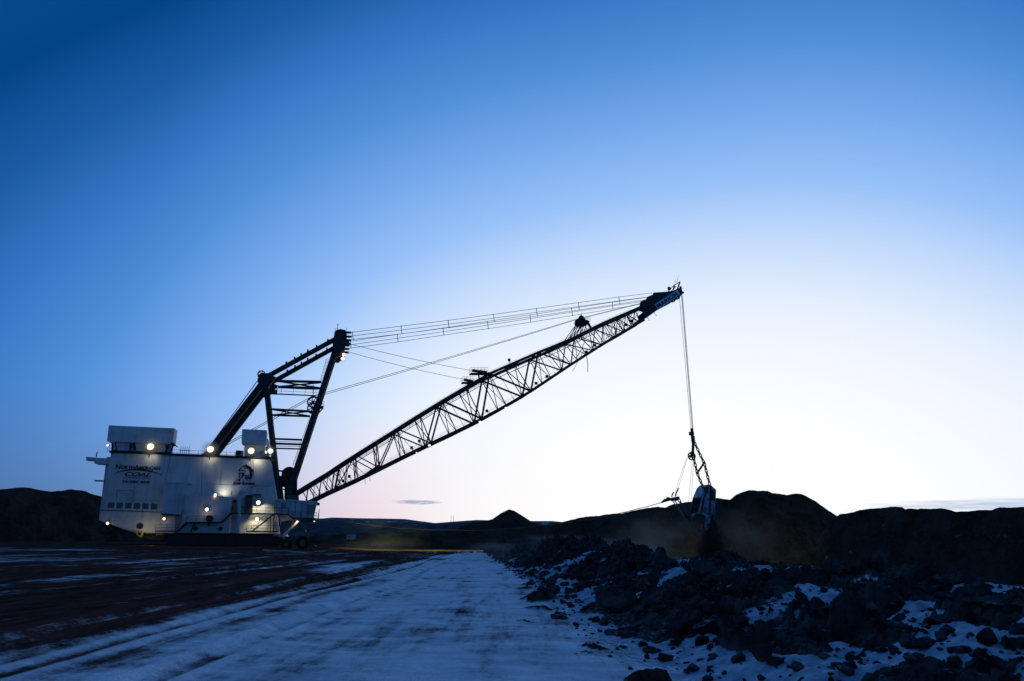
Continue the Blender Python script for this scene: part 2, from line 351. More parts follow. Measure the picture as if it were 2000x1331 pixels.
def terrain(x, y):
    xe = np.interp(y, EDGE_D, EDGE_X) + fbm(y * 0.5, y * 0 + 3.3, 3, 5) * 1.4; xc = np.interp(y, CD, CX); zc = np.interp(y, CD, CZ)
    tt = (x - xe) / np.maximum(xc - xe, 0.5)
    prof = np.where(tt < 1, sstep(tt, -0.05, 1.05) * 0.75 + 0.25 * np.clip(tt, 0, 1), 1.0) * zc
    drop = np.clip(x - xc - 0.6, 0, None)
    prof = prof - np.minimum(drop * 0.72, 14 + 0 * drop) 
    # the bench falls away behind its far edge
    fe = np.where(x > -8, 172 + (-8 - x) * 2.5, 172 + (-8 - x) * 0.5)
    fe = fe + fbm(x * 0.12, x * 0, 3, 15) * 6
    cut = np.clip(y - fe, 0, None)
    flat = fbm(x * 0.06, y * 0.04, 4, 2) * 0.16 + fbm(x * 0.6, y * 0.25, 4, 3) * 0.05
    # wheel ruts running away from the camera
    for xr in (-5.15, -6.9, -7.6, -9.6, -15.0, -17.0, -26.0):
        w = fbm(y * 0.04, y * 0 + xr, 2, 8) * 1.3
        flat = flat - 0.08 * np.exp(-((x - xr - w) / 0.22) ** 2) + 0.06 * np.exp(-((np.abs(x - xr - w) - 0.42) / 0.14) ** 2)
    drift = fbm(x * 0.9 + y * 0.25, y * 0.5, 4, 31) * 0.10 * sstep(x, -6, 0)
    inb = sstep(tt, 0.0, 0.25)
    amp = sstep(tt, 0.02, 0.5) * sstep(y, 2, 8)
    wx = x + fbm(x * 2, y * 2, 3, 91) * .22; wy = y + fbm(x * 2 + 9, y * 2, 3, 92) * .22
    big = clods(wx, wy, 1.5, 100) * 0.44; mid = clods(wx, wy, 0.60, 200) * 0.30; sml = clods(wx, wy, 0.26, 300) * 0.13; tiny = clods(wx, wy, 0.12, 400) * 0.06
    patch = sstep(fbm(x * 0.55, y * 0.40, 4, 61), -0.17, 0.06)
    rub = (big + mid) * (0.45 + 0.55 * patch) + sml * (0.75 + .35 * patch) + tiny * 1.2 + fbm(x * 4, y * 4, 4, 77) * 0.12
    scal = 1.0 + np.clip((y - 30) / 60, 0, 0.6)
    rock_h = prof + amp * (rub * scal - 0.24 - 0.18 * sstep(tt, .5, 1.0)) + fbm(x * 0.5, y * 0.5, 3, 41) * 0.25 * amp - (1 - amp) * 0.06
    # scattered low clods on the margin
    rock_h = rock_h + (1 - amp) * (clods(x, y, 0.9, 500) - 0.72).clip(0) * 0.7 * sstep(tt, -0.30, 0.0)
    snow_h = prof * 1.0 + fbm(x * 0.55, y * 0.35, 4, 51) * 0.30 * inb + (fbm(x * 1.9, y * 1.3, 4, 53) * 0.26 + fbm(x * 6, y * 4, 3, 54) * 0.07) * inb + drift - 0.015 + (0.09 * (1 - patch) - 0.16 * patch - 0.08 * sstep(26 - y, 0, 8) * sstep(tt, .15, .4) - 0.13 * sstep(tt, .5, 1.0)) * inb * sstep(1.25 - tt, 0, 0.3)
    base = np.where(tt > -0.4, np.maximum(rock_h, snow_h), 0 * x)
    snowm = sstep(snow_h - rock_h, -0.03, 0.03)
    snowm = np.where(tt > 1.02, 0.15, snowm)
    h = np.where(tt > -0.4, np.where(tt < 0.0, np.maximum(rock_h, drift + flat), np.maximum(rock_h, snow_h + flat * 0.5)), flat + drift)
    dip = 0.75 * sstep(y, 98, 135) * sstep(x, -46, -26)
    h = h - dip - np.minimum(cut * 0.6, 14)
    # snow cover of the flat: snow on the right, scraped brown dirt on the left
    lim = np.interp(y, [6, 10, 14, 18, 30, 45, 66, 85, 110], [-6.8, -6.8, -7.0, -7.6, -8.6, -10.2, -8.6, -5.5, -1.5])
    fs = -0.12 + 1.08 * sstep(x - lim + fbm(x * .25, y * .035, 4, 23) * 13 + fbm(x * 1.1, y * .12, 4, 24) * 4, -3.4, 4.2)
    fs = fs + 0.55 * sstep(fbm(x * .8, y * .035, 4, 25), 0.0, 0.30) * (x < lim + 3) + 0.4 * fbm(x * 2.2, y * .09, 4, 26)
    fs = fs - 0.35 * sstep(fbm(x * .5, y * .8, 5, 27) , 0.02, 0.30) * sstep(y, 5, 9)
    fs = fs - 0.55 * sstep(y, 92, 102)
    fs = fs + 0.22 * sstep(fbm(x * .05, y * .09, 3, 29), 0.08, 0.2)
    fs = fs + 0.35 * sstep(y, 60, 90) * sstep(fbm(x * .04, y * .35, 3, 129), 0.02, 0.15) * (x < lim)
    for xr in (-5.15, -6.9):
        w = fbm(y * 0.04, y * 0 + xr, 2, 8) * 1.3
        fs = fs + 0.6 * np.exp(-((np.abs(x - xr - w) - 0.42) / 0.14) ** 2) - 0.42 * np.exp(-((x - xr - w) / 0.20) ** 2)
    return h, np.where(tt > -0.4, np.where(tt < 0, np.where(rock_h > flat + drift + 0.02, 0, fs), snowm), fs), tt
def grid_mesh(name, X, Y, Z, snow, m, keep=None, smooth=True):
    r, c = X.shape
    co = np.stack([X, Y, Z], -1).reshape(-1, 3)
    idx = np.arange(r * c).reshape(r, c)
    q = np.stack([idx[:-1, :-1], idx[:-1, 1:], idx[1:, 1:], idx[1:, :-1]], -1)
    if keep is not None: q = q[keep[:-1, :-1] & keep[1:, 1:]]
    q = q.reshape(-1, 4)
    me = bpy.data.meshes.new(name); me.vertices.add(len(co)); me.vertices.foreach_set('co', co.astype(np.float32).ravel())
    me.loops.add(q.size); me.loops.foreach_set('vertex_index', q.astype(np.int32).ravel())
    me.polygons.add(len(q)); me.polygons.foreach_set('loop_start', np.arange(0, q.size, 4, dtype=np.int32))
    me.polygons.foreach_set('loop_total', np.full(len(q), 4, dtype=np.int32)); me.update(calc_edges=True)
    a = me.attributes.new('snow', 'FLOAT', 'POINT'); a.data.foreach_set('value', snow.astype(np.float32).ravel())
    me.materials.append(m); me.polygons.foreach_set('use_smooth', np.full(len(q), smooth)); me.validate(); me.update()
    o = bpy.data.objects.new(name, me); COL.objects.link(o); return o
# main sheet (fan-shaped grid, finer close to the camera)
nr, nc = 620, 620
Ds = np.concatenate([np.linspace(-30, 4.5, 20), np.geomspace(5, 130, 520), np.geomspace(132, 900, 80)]); 
U = np.concatenate([np.linspace(-3.0, -1.35, 30), np.linspace(-1.3, 1.3, 560), np.linspace(1.35, 3.0, 30)])
DD, UU = np.meshgrid(Ds, U, indexing='ij')
X = UU * np.maximum(np.abs(DD), 8.0); Y = DD
H, SN, TT = terrain(X, Y)
farf = sstep(Y, 200, 320); H = H * (1 - farf) + farf * -14.0
Hs = np.where((TT > 0.02), H - 0.25, H)
g = grid_mesh('ground', X, Y, Hs, SN, MGR); tag(g, kind='structure')
# the windrow of broken clods at the right, at rubble resolution
Dd = np.geomspace(6.5, 118, 900); tt_ = np.concatenate([np.linspace(-0.12, 1.35, 640), np.linspace(1.4, 8, 40)])
DD, T2 = np.meshgrid(Dd, tt_, indexing='ij')
XE = np.interp(DD, EDGE_D, EDGE_X); XC = np.interp(DD, CD, CX)
X = XE + T2 * (XC - XE); Y = DD
H, SN, TT = terrain(X, Y)
H = np.where(T2 < -0.05, H - 0.05, H)
bm_o = grid_mesh('berm', X, Y, H, SN, MROCK, smooth=False); tag(bm_o, kind='structure')

# loose rocks: a scatter no one could count plus a few that stand out
def rock_shape(mb, c, r, seed, squash=0.7, rot=None):
    rnd = random.Random(seed); bm = bmesh.new(); bmesh.ops.create_icosphere(bm, subdivisions=2 if r > .15 else 1, radius=1.0)
    pl = []
    for i in range(13):
        v = Vector((rnd.uniform(-1, 1), rnd.uniform(-1, 1), rnd.uniform(-1, 1))).normalized(); pl.append((v, rnd.uniform(0.34, 0.72)))
    sc = (rnd.uniform(.75, 1.35), rnd.uniform(.7, 1.1), squash * rnd.uniform(.7, 1.2)); a = rnd.uniform(0, 6.28)
    for v in bm.verts:
        for n, d in pl:
            e = v.co.dot(n) - d
            if e > 0: v.co -= n * e
        v.co *= 1 + rnd.uniform(-.06, .06)
    vs = []
    for v in bm.verts:
        p = Vector((v.co.x * sc[0], v.co.y * sc[1], v.co.z * sc[2])) * r
        p = Vector((p.x * math.cos(a) - p.y * math.sin(a), p.x * math.sin(a) + p.y * math.cos(a), p.z)); vs.append(p + Vector(c))
    fs = [tuple(v.index for v in f.verts) for f in bm.faces]; bm.free(); mb.add(vs, fs)
def hz(x, y): return float(terrain(np.array([float(x)]), np.array([float(y)]))[0][0])
rb = MB(); rn = random.Random(3); pts = []
for i in range(3400):
    y = 8.0 * math.exp(rn.random() * math.log(100 / 8.0)); xe = np.interp(y, EDGE_D, EDGE_X); xc = np.interp(y, CD, CX)
    u = rn.random(); tq = 0.02 + 1.02 * u ** 1.0
    if rn.random() < 0.06: tq = rn.uniform(-0.10, 0.02)
    pts.append((xe + tq * (xc - xe), y, tq))
P = np.array(pts); HZ = terrain(P[:, 0], P[:, 1])[0]
for i in range(len(P)):
    r = (0.03 + 0.13 * rn.random() ** 3.2) * (1 + P[i, 1] / 45.0)
    if P[i, 2] < 0.02: r *= 0.5
    rock_shape(rb, (P[i, 0], P[i, 1], HZ[i] + r * 0.15), r, 1000 + i)
o = rb.build('rubble', MROCK); tag(o, 'dark broken clods strewn over the snowy windrow', 'rubble', kind='stuff')
def ground_hit(px, py):
    r = ray(px, py); s = -CAMZ / r.z
    for _ in range(12):
        z = hz(r.x * s, r.y * s); s = (z - CAMZ) / r.z
    return r.x * s, r.y * s
for px, py, rad, sq, lab in ((1097, 1209, 0.30, .42, 'lone flat dark rock lying out on the open snow left of the windrow'),
                        (1215, 1195, 0.62, .75, 'largest dark boulder at the left foot of the windrow with snow below it'),
                        (1180, 1217, 0.30, .5, 'low rounded rock half buried in snow below the largest boulder'),
                        (1078, 1163, 0.30, .8, 'small pointed rock at the snow edge of the windrow'),
                        (1264, 1287, 0.11, .8, 'fist sized dark stone alone on the snow near the bottom of the picture'),
                        (1380, 1245, 0.34, .9, 'upright dark rock standing on snow at the foot of the near windrow'),
                        (1585, 1232, 0.28, .8, 'squat dark boulder beside the long snow pocket of the windrow'),
                        (1490, 1300, 0.26, .9, 'knobbly dark rock on the snow in the lower right')):
    x, y = ground_hit(px, py); mb = MB(); rock_shape(mb, (0, 0, 0), rad, px, sq)
    o = mb.build('rock', MROCK); o.location = (x, y, hz(x, y) + rad * sq * 0.35); tag(o, lab, 'rock')

# ------------------------------------------------------------------ hills and spoil piles
def ridge(name, sil, m, base=-15.0, seed=1, amp=2.0, slope=0.75, snow=0.2, nx=260, ny=70, back=1.0, rough=0.10):
    """sil: (image column, crest row, forward distance of the crest)"""
    pxs = np.array([s[0] for s in sil], float); pys = np.array([s[1] for s in sil], float); dds = np.array([s[2] for s in sil], float)
    q = np.linspace(pxs[0], pxs[-1], nx); yy = np.interp(q, pxs, pys); dd = np.interp(q, pxs, dds)
    rx = np.array([ray(a, b).x / ray(a, b).y for a, b in zip(q, yy)]); cz = np.array([ray_up(b, a, d) for a, b, d in zip(q, yy, dd)])
    cx = rx * dd; hgt = cz - base
    s = np.concatenate([-np.linspace(1.25, 0, ny) ** 1.0, np.linspace(0, 1.0, 14)[1:]])
    S, I = np.meshgrid(s, np.arange(nx), indexing='ij')
    CXx = cx[I]; HG = hgt[I]; DDx = dd[I]
    ext = np.max(hgt) / slope
    Yg = DDx + S * ext; Xg = CXx + 0 * S
    fall = np.abs(S) * ext * slope
    Zg = cz[I] - np.where(S < 0, np.minimum(fall, 1e9), fall * back)
    Zg = Zg + np.where(np.abs(S) < 0.12, fall * 0.35, 0.12 * ext * slope * 0.35)
    far = np.clip(np.abs(S) / 0.25, 0, 1)
    sc = amp / 9.0
    Zg = Zg + fbm(Xg / (amp * 6), Yg / (amp * 6), 5, seed) * amp * 2.2 * far + fbm(Xg / (amp * 1.2), Yg / (amp * 1.2), 4, seed + 9) * amp * rough * 6 * (0.25 + far)
    Zg = np.maximum(Zg, base - 1 + 0.5 * fbm(Xg / 8, Yg / 8, 3, seed))
    sn = snow * np.ones_like(Zg)
    o = grid_mesh(name, Xg, Yg, Zg, sn, m); tag(o, kind='structure'); return o
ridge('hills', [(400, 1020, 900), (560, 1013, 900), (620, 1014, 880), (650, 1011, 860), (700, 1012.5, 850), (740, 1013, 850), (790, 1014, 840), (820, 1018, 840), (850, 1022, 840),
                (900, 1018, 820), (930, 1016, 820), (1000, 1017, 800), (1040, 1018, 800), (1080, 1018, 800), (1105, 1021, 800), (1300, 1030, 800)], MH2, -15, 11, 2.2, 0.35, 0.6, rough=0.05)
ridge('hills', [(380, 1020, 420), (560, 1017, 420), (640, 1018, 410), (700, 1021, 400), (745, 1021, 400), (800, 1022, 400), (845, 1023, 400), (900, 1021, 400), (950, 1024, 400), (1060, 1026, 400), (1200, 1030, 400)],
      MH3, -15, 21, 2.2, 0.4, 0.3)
ridge('spoil_mound', [(860, 1050, 330), (905, 1027, 330), (925, 1020, 330), (950, 1017.5, 328), (962, 1014, 326), (978, 1003, 326), (994, 995, 325), (1004, 998, 325), (1018, 1006, 326), (1036, 1018, 328), (1050, 1024, 330), (1085, 1033, 330), (1120, 1046, 330)],
      MH1, -15, 31, 1.4, 0.62, 0.0)
ridge('spoil_mound', [(480, 1062, 260), (560, 1052, 260), (640, 1046, 255), (720, 1040, 250), (800, 1040, 250), (880, 1036, 250), (950, 1034, 250), (1020, 1032, 255), (1060, 1030, 262)],
      MH1, -15, 37, 1.6, 0.45, 0.0)
ridge('spoil_mound', [(1000, 1042, 290), (1040, 1034, 288), (1075, 1026, 285), (1100, 1020, 283), (1112, 1017, 282), (1130, 1012, 280), (1150, 1009, 278), (1170, 1008, 276), (1180, 1006, 275), (1200, 1003, 274), (1215, 1003, 273), (1245, 996, 270), (1265, 992, 270), (1282, 990, 268),
                      (1300, 992, 268), (1312, 986, 266), (1330, 983, 266), (1345, 980, 265), (1362, 979, 264), (1378, 976, 262), (1400, 973, 260), (1420, 975, 258), (1426, 976, 257), (1436, 967, 256), (1448, 962, 255), (1464, 957.5, 252), (1480, 959, 250), (1500, 959, 250), (1508, 963, 249), (1522, 964, 248), (1536, 968, 247), (1550, 965, 246), (1566, 965, 245), (1578, 972, 244), (1592, 979, 243),
                      (1608, 990, 242), (1622, 1001, 241), (1634, 1008, 240), (1700, 1030, 240)], MH1, -15, 41, 2.2, 0.62, 0.0, nx=620, ny=130, rough=.16)
ridge('spoil_mound', [(1540, 1125, 216), (1580, 1090, 215), (1606, 1050, 214), (1622, 1022, 212), (1640, 1005, 210), (1665, 1001, 205), (1680, 996, 202), (1700, 993, 200), (1725, 992, 196), (1750, 990, 194), (1762, 991, 192), (1768, 995, 191), (1800, 994, 186), (1840, 993, 180), (1866, 1000, 176), (1900, 997, 172), (1935, 996, 168), (1952, 992, 166), (1980, 991, 162), (2010, 990, 160), (2200, 985, 145), (2600, 980, 120)],
      MH1, -15, 51, 2.0, 0.62, 0.3, nx=620, ny=130, rough=.16)
ridge('spoil_mound', [(-500, 965, 175), (-200, 962, 178), (-60, 955, 180), (0, 956, 182), (30, 953, 184), (60, 954, 186), (80, 959, 188), (100, 961, 190), (120, 959, 192), (140, 956, 194), (160, 957, 196), (175, 963, 198), (190, 968, 200), (210, 975, 203), (300, 1000, 212), (400, 1020, 222), (520, 1040, 232)],
      MH1, -2, 61, 2.3, 0.62, 0.15, nx=460, ny=130, rough=.16)

# ------------------------------------------------------------------ dragline frame of reference
ALPHA = math.radians(16.0)
dv = Vector((math.cos(ALPHA), math.sin(ALPHA), 0)); wv = Vector((-math.sin(ALPHA), math.cos(ALPHA), 0))   # along the boom, away from the camera
WN = -11.0                                        # near house wall (local y)
r = ray(370, 1040); A0 = Vector((0, 0, CAMZ)) + r * (138.0 / r.y)
O = A0 - wv * WN; O.z = 0.0; O = O + dv * 18.0
def P3(px, py, w=WN):
    """point in the machine frame whose lateral offset is w"""
    r = ray(px, py); s = (O.dot(wv) + w - 0) / r.dot(wv)
    p = Vector((0, 0, CAMZ)) + r * s - O
    return Vector((p.dot(dv), w, p.z))
def P2(px, py, w=WN): q = P3(px, py, w); return (q.x, q.z)
def mir(p, w=None): return Vector((p[0], -p[1] if w is None else w, p[2]))
HB = -4.0     # near plane of boom and gantry
drag = empty('dragline_excavator', O, ALPHA)
tag(drag, 'huge white walking dragline with dark lattice boom and lit floodlights', 'dragline')
def sub(name, mb, m, par): return mb.build(name, m, par)

# ---- floodlights: fitting with a glowing lens and the real lamp in it
def lamp(p, power, col, rad=0.15, spot=None, aim=None, blend=0.6, par=drag, name='lamp_light'):
    ld = bpy.data.lights.new(name, 'SPOT' if spot else 'POINT'); ld.energy = power; ld.color = col; ld.shadow_soft_size = rad
    if spot: ld.spot_size = math.radians(spot); ld.spot_blend = blend
    lo = bpy.data.objects.new(name, ld); COL.objects.link(lo); lo.parent = par; lo.location = p
    if aim is not None:
        lo.rotation_euler = (Vector(aim) - Vector(p)).to_track_quat('-Z', 'Y').to_euler()
    return lo
def flood(px, py, w, r, m, power, col, pole=None, aim=None, spot=None, name='floodlight', off=(0, -0.5, -0.3)):
    c = P3(px, py, w); b = MB()
    b.ring((c.x, c.z), r * 1.0, r * 1.14, c.y - 0.05, c.y + 0.35, 18); b.disc((c.x, c.z), r * 1.1, c.y + 0.30, c.y + 0.5, 18)
    if pole: b.tube((c.x, c.y + 0.45, c.z), pole, 0.09)
    f = b.build(name, MR, drag)
    l = MB().ball(c + Vector((0, 0.05, 0)), r, 16, 10); l.build('lens', m, f, True)
    if power: lamp(c + Vector(off), power, col, 0.2, spot, aim, par=f)
    return f

# ================================================================== house
wallp = [P2(*p) for p in ((217, 886), (527, 898), (541, 975), (541, 1042), (262, 1041), (193, 1016), (196, 990))]
house = MB().prism(wallp, WN, -WN).build('machine_house', MW, drag)
def skew(poly, y0, y1, name, m, par, dy=0): return MB().prism([P2(*p) for p in poly], y0, y1).build(name, m, par)
# roof edge
a = P3(214, 884.5); b_ = P3(529, 896.5)
MB().beam((a.x, 0, a.z + .15), (b_.x, 0, b_.z + .15), 22.7, 0.34).build('roof', MD, house)
zr = (a.z + b_.z) / 2 + 0.3
# intake hood and neck at the rear of the roof
def hooded(hood, neck, w0, w1, nm='air_intake'):
    hb = MB().prism([P2(*p, w=w0) for p in hood], w0, w1).build(nm, MW, house)
    MB().prism([P2(*p, w=w0) for p in neck], w0 + .9, w1 - .3).build('neck', MW, hb)
    return hb
h1 = hooded([(212.5, 831), (341, 837), (337, 868), (209, 862)], [(218, 862), (333, 867), (331, 890), (217, 886)], WN - 0.8, WN + 2.6)
bb = MB(); 
for px in (220, 255, 331, 340):
    p = P3(px, 866, WN - .4); q = P3(px - .6 if px < 330 else px - 8, 886, WN - .4); bb.beam(p, q, .3, .3)
for px in (225, 259, 262, 323):
    p = P3(px, 877, WN + 0.2); bb.beam(P3(px, 864, WN), P3(px + 3, 880, WN), .2, .2)
a = P3(336, 866.5, WN - 1); c = P3(344, 871.5, WN - 1); bb.beam(a, c, 3.5, 0.2)
a = P3(217, 881, WN - .5); c = P3(331, 885, WN - .5); bb.beam(a, c, 0.2, 0.25)
bb.build('brace', MD, h1)
def fan(px, py, r, par, w):
    c = P3(px, py, w); b = MB().ring((c.x, c.z), r * .9, r * 1.1, w - .25, w); b.disc((c.x, c.z), r, w - .12, w - .02); return b.build('fan', MTXT, par)
for px, py in ((223, 877), (260, 879)): fan(px, py, 0.42, h1, WN + 0.3)
h2 = hooded([(473, 838.5), (520.5, 840.5), (519.5, 868.5), (471.5, 866)], [(477, 866), (517, 868), (516, 897), (475.5, 895)], WN + 0.5, WN + 4.5)
MB().prism([P2(519, 860, 0), P2(525, 861, 0), P2(526, 893, 0), P2(518, 893, 0)], -3, 3).build('duct', MW, house)
c = P3(467, 886, WN + 1); MB().box(c.x - .7, c.x + .7, WN + 1, WN + 3, c.z - 1.0, c.z + .6).build('fan_housing', MW, h2)
fan(466.5, 885, 0.45, h2, WN + .95); fan(513.5, 887, 0.45, h2, WN + 1.6)
# roof railing
def railing(pts, h=1.05, sp=1.6, r=0.035, mid=True, par=house, m=MR, name='railing'):
    b = MB()
    for p, q in zip(pts[:-1], pts[1:]):
        p = Vector(p); q = Vector(q); L = (q - p).length; n = max(1, int(L / sp + .5))
        for i in range(n + 1): s_ = p.lerp(q, i / n); b.tube(s_, s_ + Vector((0, 0, h)), r, 5)
        for hh in ((h, h * .5) if mid else (h,)): b.tube(p + Vector((0, 0, hh)), q + Vector((0, 0, hh)), r, 5)
    return b.build(name, m, par)
railing([P3(334, 889, WN + .1), P3(404, 892, WN + .1)]); railing([P3(425, 893, WN + .1), P3(474, 895, WN + .1)]); railing([P3(517, 897.5, WN + .1), P3(529, 898, WN + .1)])
b = MB()
for i in range(5):
    x0 = P3(352 + i * 4, 886, -6); b.tube(x0, x0 + Vector((0, 0, 1.4)), .05)
b.tube(P3(350, 880, -6), P3(372, 881, -6), .05); b.build('roof_ladder', MR, house)
railing([P3(209, 884, WN + .5), P3(217, 885, WN + .5)], 0.9, 0.7)
# rear vestibule, crane beam
MB().prism([P2(*p, w=-8.5) for p in ((208, 893), (222, 893), (222, 1000), (199, 1000), (197, 985))], -8.5, 8.5).build('rear_vestibule', MW, house)
b = MB(); p = [P2(*q, w=-9.0) for q in ((168.5, 892), (178, 893.5), (214, 896), (214, 902.5), (168, 899.5))]; b.prism(p, -9.0, -7.5)
p = [P2(*q, w=-9.0) for q in ((185, 901), (214, 903.5), (214, 908), (186, 906))]; b.prism(p, -9.6, -6.5); b.build('crane_beam', MW, house)
b = MB(); q = P3(188, 893, -8.2); b.tube(q, q + Vector((0, 0, 1.0)), .1); q = P3(198, 939.5, -9); b.box(q.x - 1.2, q.x + .4, -9, -8.2, q.z - .12, q.z + .12); b.each('bracket', MD, house)
# window band
p = [P3(210, 980, WN), P3(309.5, 983, WN), P3(309, 997, WN), P3(208, 994, WN)]
wf = MB(); y = WN - 0.10
wf.beam((p[0].x, y, p[0].z), (p[1].x, y, p[1].z), .3, .22); wf.beam((p[3].x, y, p[3].z), (p[2].x, y, p[2].z), .3, .22)
for i in range(7):
    t_ = i / 6; a = p[0].lerp(p[1], t_); c = p[3].lerp(p[2], t_); wf.beam((a.x, y - .01, a.z), (c.x, y - .01, c.z), .3, .34 if 0 < i < 6 else .2)
wf = wf.build('window_band', MW, house)
for i in range(6):
    a = p[0].lerp(p[1], (i + .12) / 6); c = p[3].lerp(p[2], (i + .88) / 6)
    MB().box(a.x, c.x, WN - .06, WN + .05, min(a.z, c.z) + .1, max(a.z, c.z) - .1).build('pane', MGL, wf)
b = MB(); a = P3(196, 997); c = P3(315, 1001); b.beam((a.x, WN - .03, a.z), (c.x, WN - .03, c.z), .12, .12)     # belt seam
b.build('seam_strip', MR, house)
# thin seams
b = MB()
for q0, q1 in (((333, 890), (322, 945)), ((395, 893), (393, 970)), ((432, 920), (431, 948)), ((494, 900), (497, 946)), ((414, 946), (464, 948)), ((229, 958), (261, 959)), ((229, 958), (227, 978)), ((261, 959), (260, 980)),
               ((488, 951), (503, 949)), ((503, 949), (502, 966)), ((498, 949), (531, 950))):
    a = P3(*q0); c = P3(*q1); b.tube((a.x, WN, a.z), (c.x, WN, c.z), .045, 4)
b.each('panel_seam', MR, house)
# annexes on the near wall
skew([(324, 944.5), (370.5, 946), (366, 1006), (319, 1005.5)], WN - 2.0, WN + .1, 'stair_enclosure', MW, house)
b = MB(); a = P3(322, 943.5, WN - 2.2); c = P3(374, 945.5, WN - 2.2); b.beam((a.x, WN - 1, a.z + .1), (c.x, WN - 1, c.z + .1), 2.4, .18)
q = P3(371, 946, WN - 1.5); q2 = P3(367.5, 967, WN - 1.5); b.beam(q, q2, .5, .35); b.build('enclosure_trim', MW, house)
annex = skew([(367, 968), (455, 972.5), (450, 1042), (357, 1041), (362, 1005), (364, 1004)], WN - 3.0, WN + .1, 'annex', MW, house)
skew([(319, 1005), (345, 1005.8), (343, 1042), (314, 1041)], WN - 1.2, WN + .1, 'door_recess', MW, house)
b = MB(); a = P3(315, 1004.5, WN - 2.4); c = P3(348, 1007, WN - 2.4); b.beam((a.x, WN - 1.6, a.z), (c.x, WN - 1.6, c.z), 1.9, .3); b.build('canopy', MD, house)
for px, py, rr in ((409, 1013, .58), (382.5, 1032.5, .36), (430.5, 1033, .36), (408, 1025, .24), (274, 1028, .5)):
    fan(px, py, rr, annex if px > 300 else house, (WN - 3.0 if px > 300 else WN))
q = P3(452, 968, WN - 2); MB().tube(q, q - Vector((0, 0, -.9)), .09).each('vent_pipe', MD, annex)
# door frame column with cantilever
b = MB(); b.beam(P3(469.5, 960, WN - 3), P3(464.5, 1042, WN - 3), .5, .55); a = P3(467, 962, WN - 3); c = P3(494, 964, WN - 3); b.beam(a, c, .5, .7)
b.prism([P2(471, 965, WN - 3), P2(482, 965, WN - 3), P2(471, 975, WN - 3)], WN - 3.2, WN - 2.8); b.build('portal_frame', MW, house)
b = MB(); a = P3(486, 966, WN - 2.5); c = P3(510, 966.5, WN - 2.5); b.beam((a.x, WN - 1.2, a.z), (c.x, WN - 1.2, c.z), 2.6, .15); b.build('shelf', MD, house)
skew([(456, 984), (463, 984), (462, 1003), (455, 1003)], WN - .9, WN + .1, 'side_door', MYEL, house)
skew([(457, 976.5), (462.5, 977), (462, 983), (456.5, 983)], WN - .7, WN + .1, 'junction_box', MD, house)
skew([(480, 968), (493, 968), (493, 1003), (479, 1003)], WN - 1.5, WN + .1, 'control_cabinet', MR, house)
skew([(471, 988), (474, 988), (474, 992), (471, 992)], WN - .3, WN + .1, 'fire_hose_box', MYEL, house)
skew([(494, 966), (533, 968), (536, 1003), (494, 1003)], WN - .5, WN + .1, 'lit_bay', MW, house)
skew([(466, 1004), (541, 1004.5), (543, 1042), (463, 1042)], WN - .8, WN + .1, 'lower_bay', MW, house)
# decks, stairs, railings
def deckline(pts, w, wd=1.6, th=.22, name='walkway', rail=1.05, par=house):
    q = [P3(px, py, w) for px, py in pts]; b = MB()
    for a, c in zip(q[:-1], q[1:]): b.beam(a + Vector((0, wd / 2, 0)), c + Vector((0, wd / 2, 0)), wd, th)
    d = b.build(name, MD, par)
    if rail: railing([a + Vector((0, .05, .1)) for a in q], rail, 1.7, .035, par=d)
    return d
deckline([(303, 1038), (347, 1037.5), (364, 1020.5), (432, 1020.5), (451, 1002.5), (464, 1003)], WN - 4.6)
deckline([(464, 1003.5), (536, 1004), (563, 1005), (570.5, 1012), (617, 1013)], WN - 3.2)
deckline([(481, 1038.5), (543, 1038.5)], WN - 3.4)
b = deckline([(490, 1039.5), (535.5, 1004)], WN - 4.8, 1.0, .25, name='stair')
b = MB(); b.tube(P3(544, 1006, WN - 3), P3(549, 1043, WN - 3), .14); b.tube(P3(535.5, 1005, WN - 3), P3(533.5, 1041, WN - 3), .1); b.tube(P3(529, 1003, WN - 3), P3(528, 1041, WN - 3), .06)
b.tube(P3(380, 1022, WN - 4), P3(372, 1040, WN - 4), .12); b.each('support_post', MD, house)
b = MB(); 
for i in range(5): b.tube(P3(536 + i * 2.6, 1041, WN - 2), P3(537 + i * 2.6, 1020, WN - 2), .05)
b.build('ladder', MR, house)
# ---------------- cab
cab = skew([(541, 976), (619.5, 981), (612.5, 1012.5), (570, 1012.5), (563, 1005), (541, 1004)], WN - 3.0, WN + 2.5, 'operator_cab', MW, drag)
skew([(541, 1004.5), (574, 1007), (578, 1014), (546, 1019.5)], WN - 1.0, WN + 2.5, 'cab_floor', MW, cab)
MB().prism([P2(*p, w=WN - 3) for p in ((540, 975), (620.5, 980), (620, 982.5), (540, 977.5))], WN - 3.3, WN + 2.8).build('roof', MW, cab)
def pane(poly, w, par, nm='window'):
    f = MB().prism([P2(*p, w=w) for p in poly], w - .08, w + .02).build(nm, MGL, par); return f
pane([(549.3, 982.2), (559, 982.7), (558.6, 993.5), (549, 993.2)], WN - 3.0, cab); pane([(600, 986.5), (617.3, 987.3), (612, 1004.6), (599.5, 1003.8)], WN - 3.0, cab)
b = MB(); a = P3(598, 984.8, WN - 3.2); c = P3(618, 985.8, WN - 3.2); b.beam((a.x, WN - 3.3, a.z), (c.x, WN - 3.3, c.z), .6, .12); b.build('sun_shade', MW, cab)
b = MB()
for q0, q1 in (((541, 979), (540, 1003)), ((577.5, 979), (576, 1010)), ((590, 980), (588.5, 1011))):
    a = P3(*q0, w=WN - 3.02); c = P3(*q1, w=WN - 3.02); b.tube(a, c, .05, 4)
b.each('panel_seam', MR, cab)
q = P3(621.5, 985, WN - 1); MB().ball(q, .33).build('camera_housing', MD, cab)
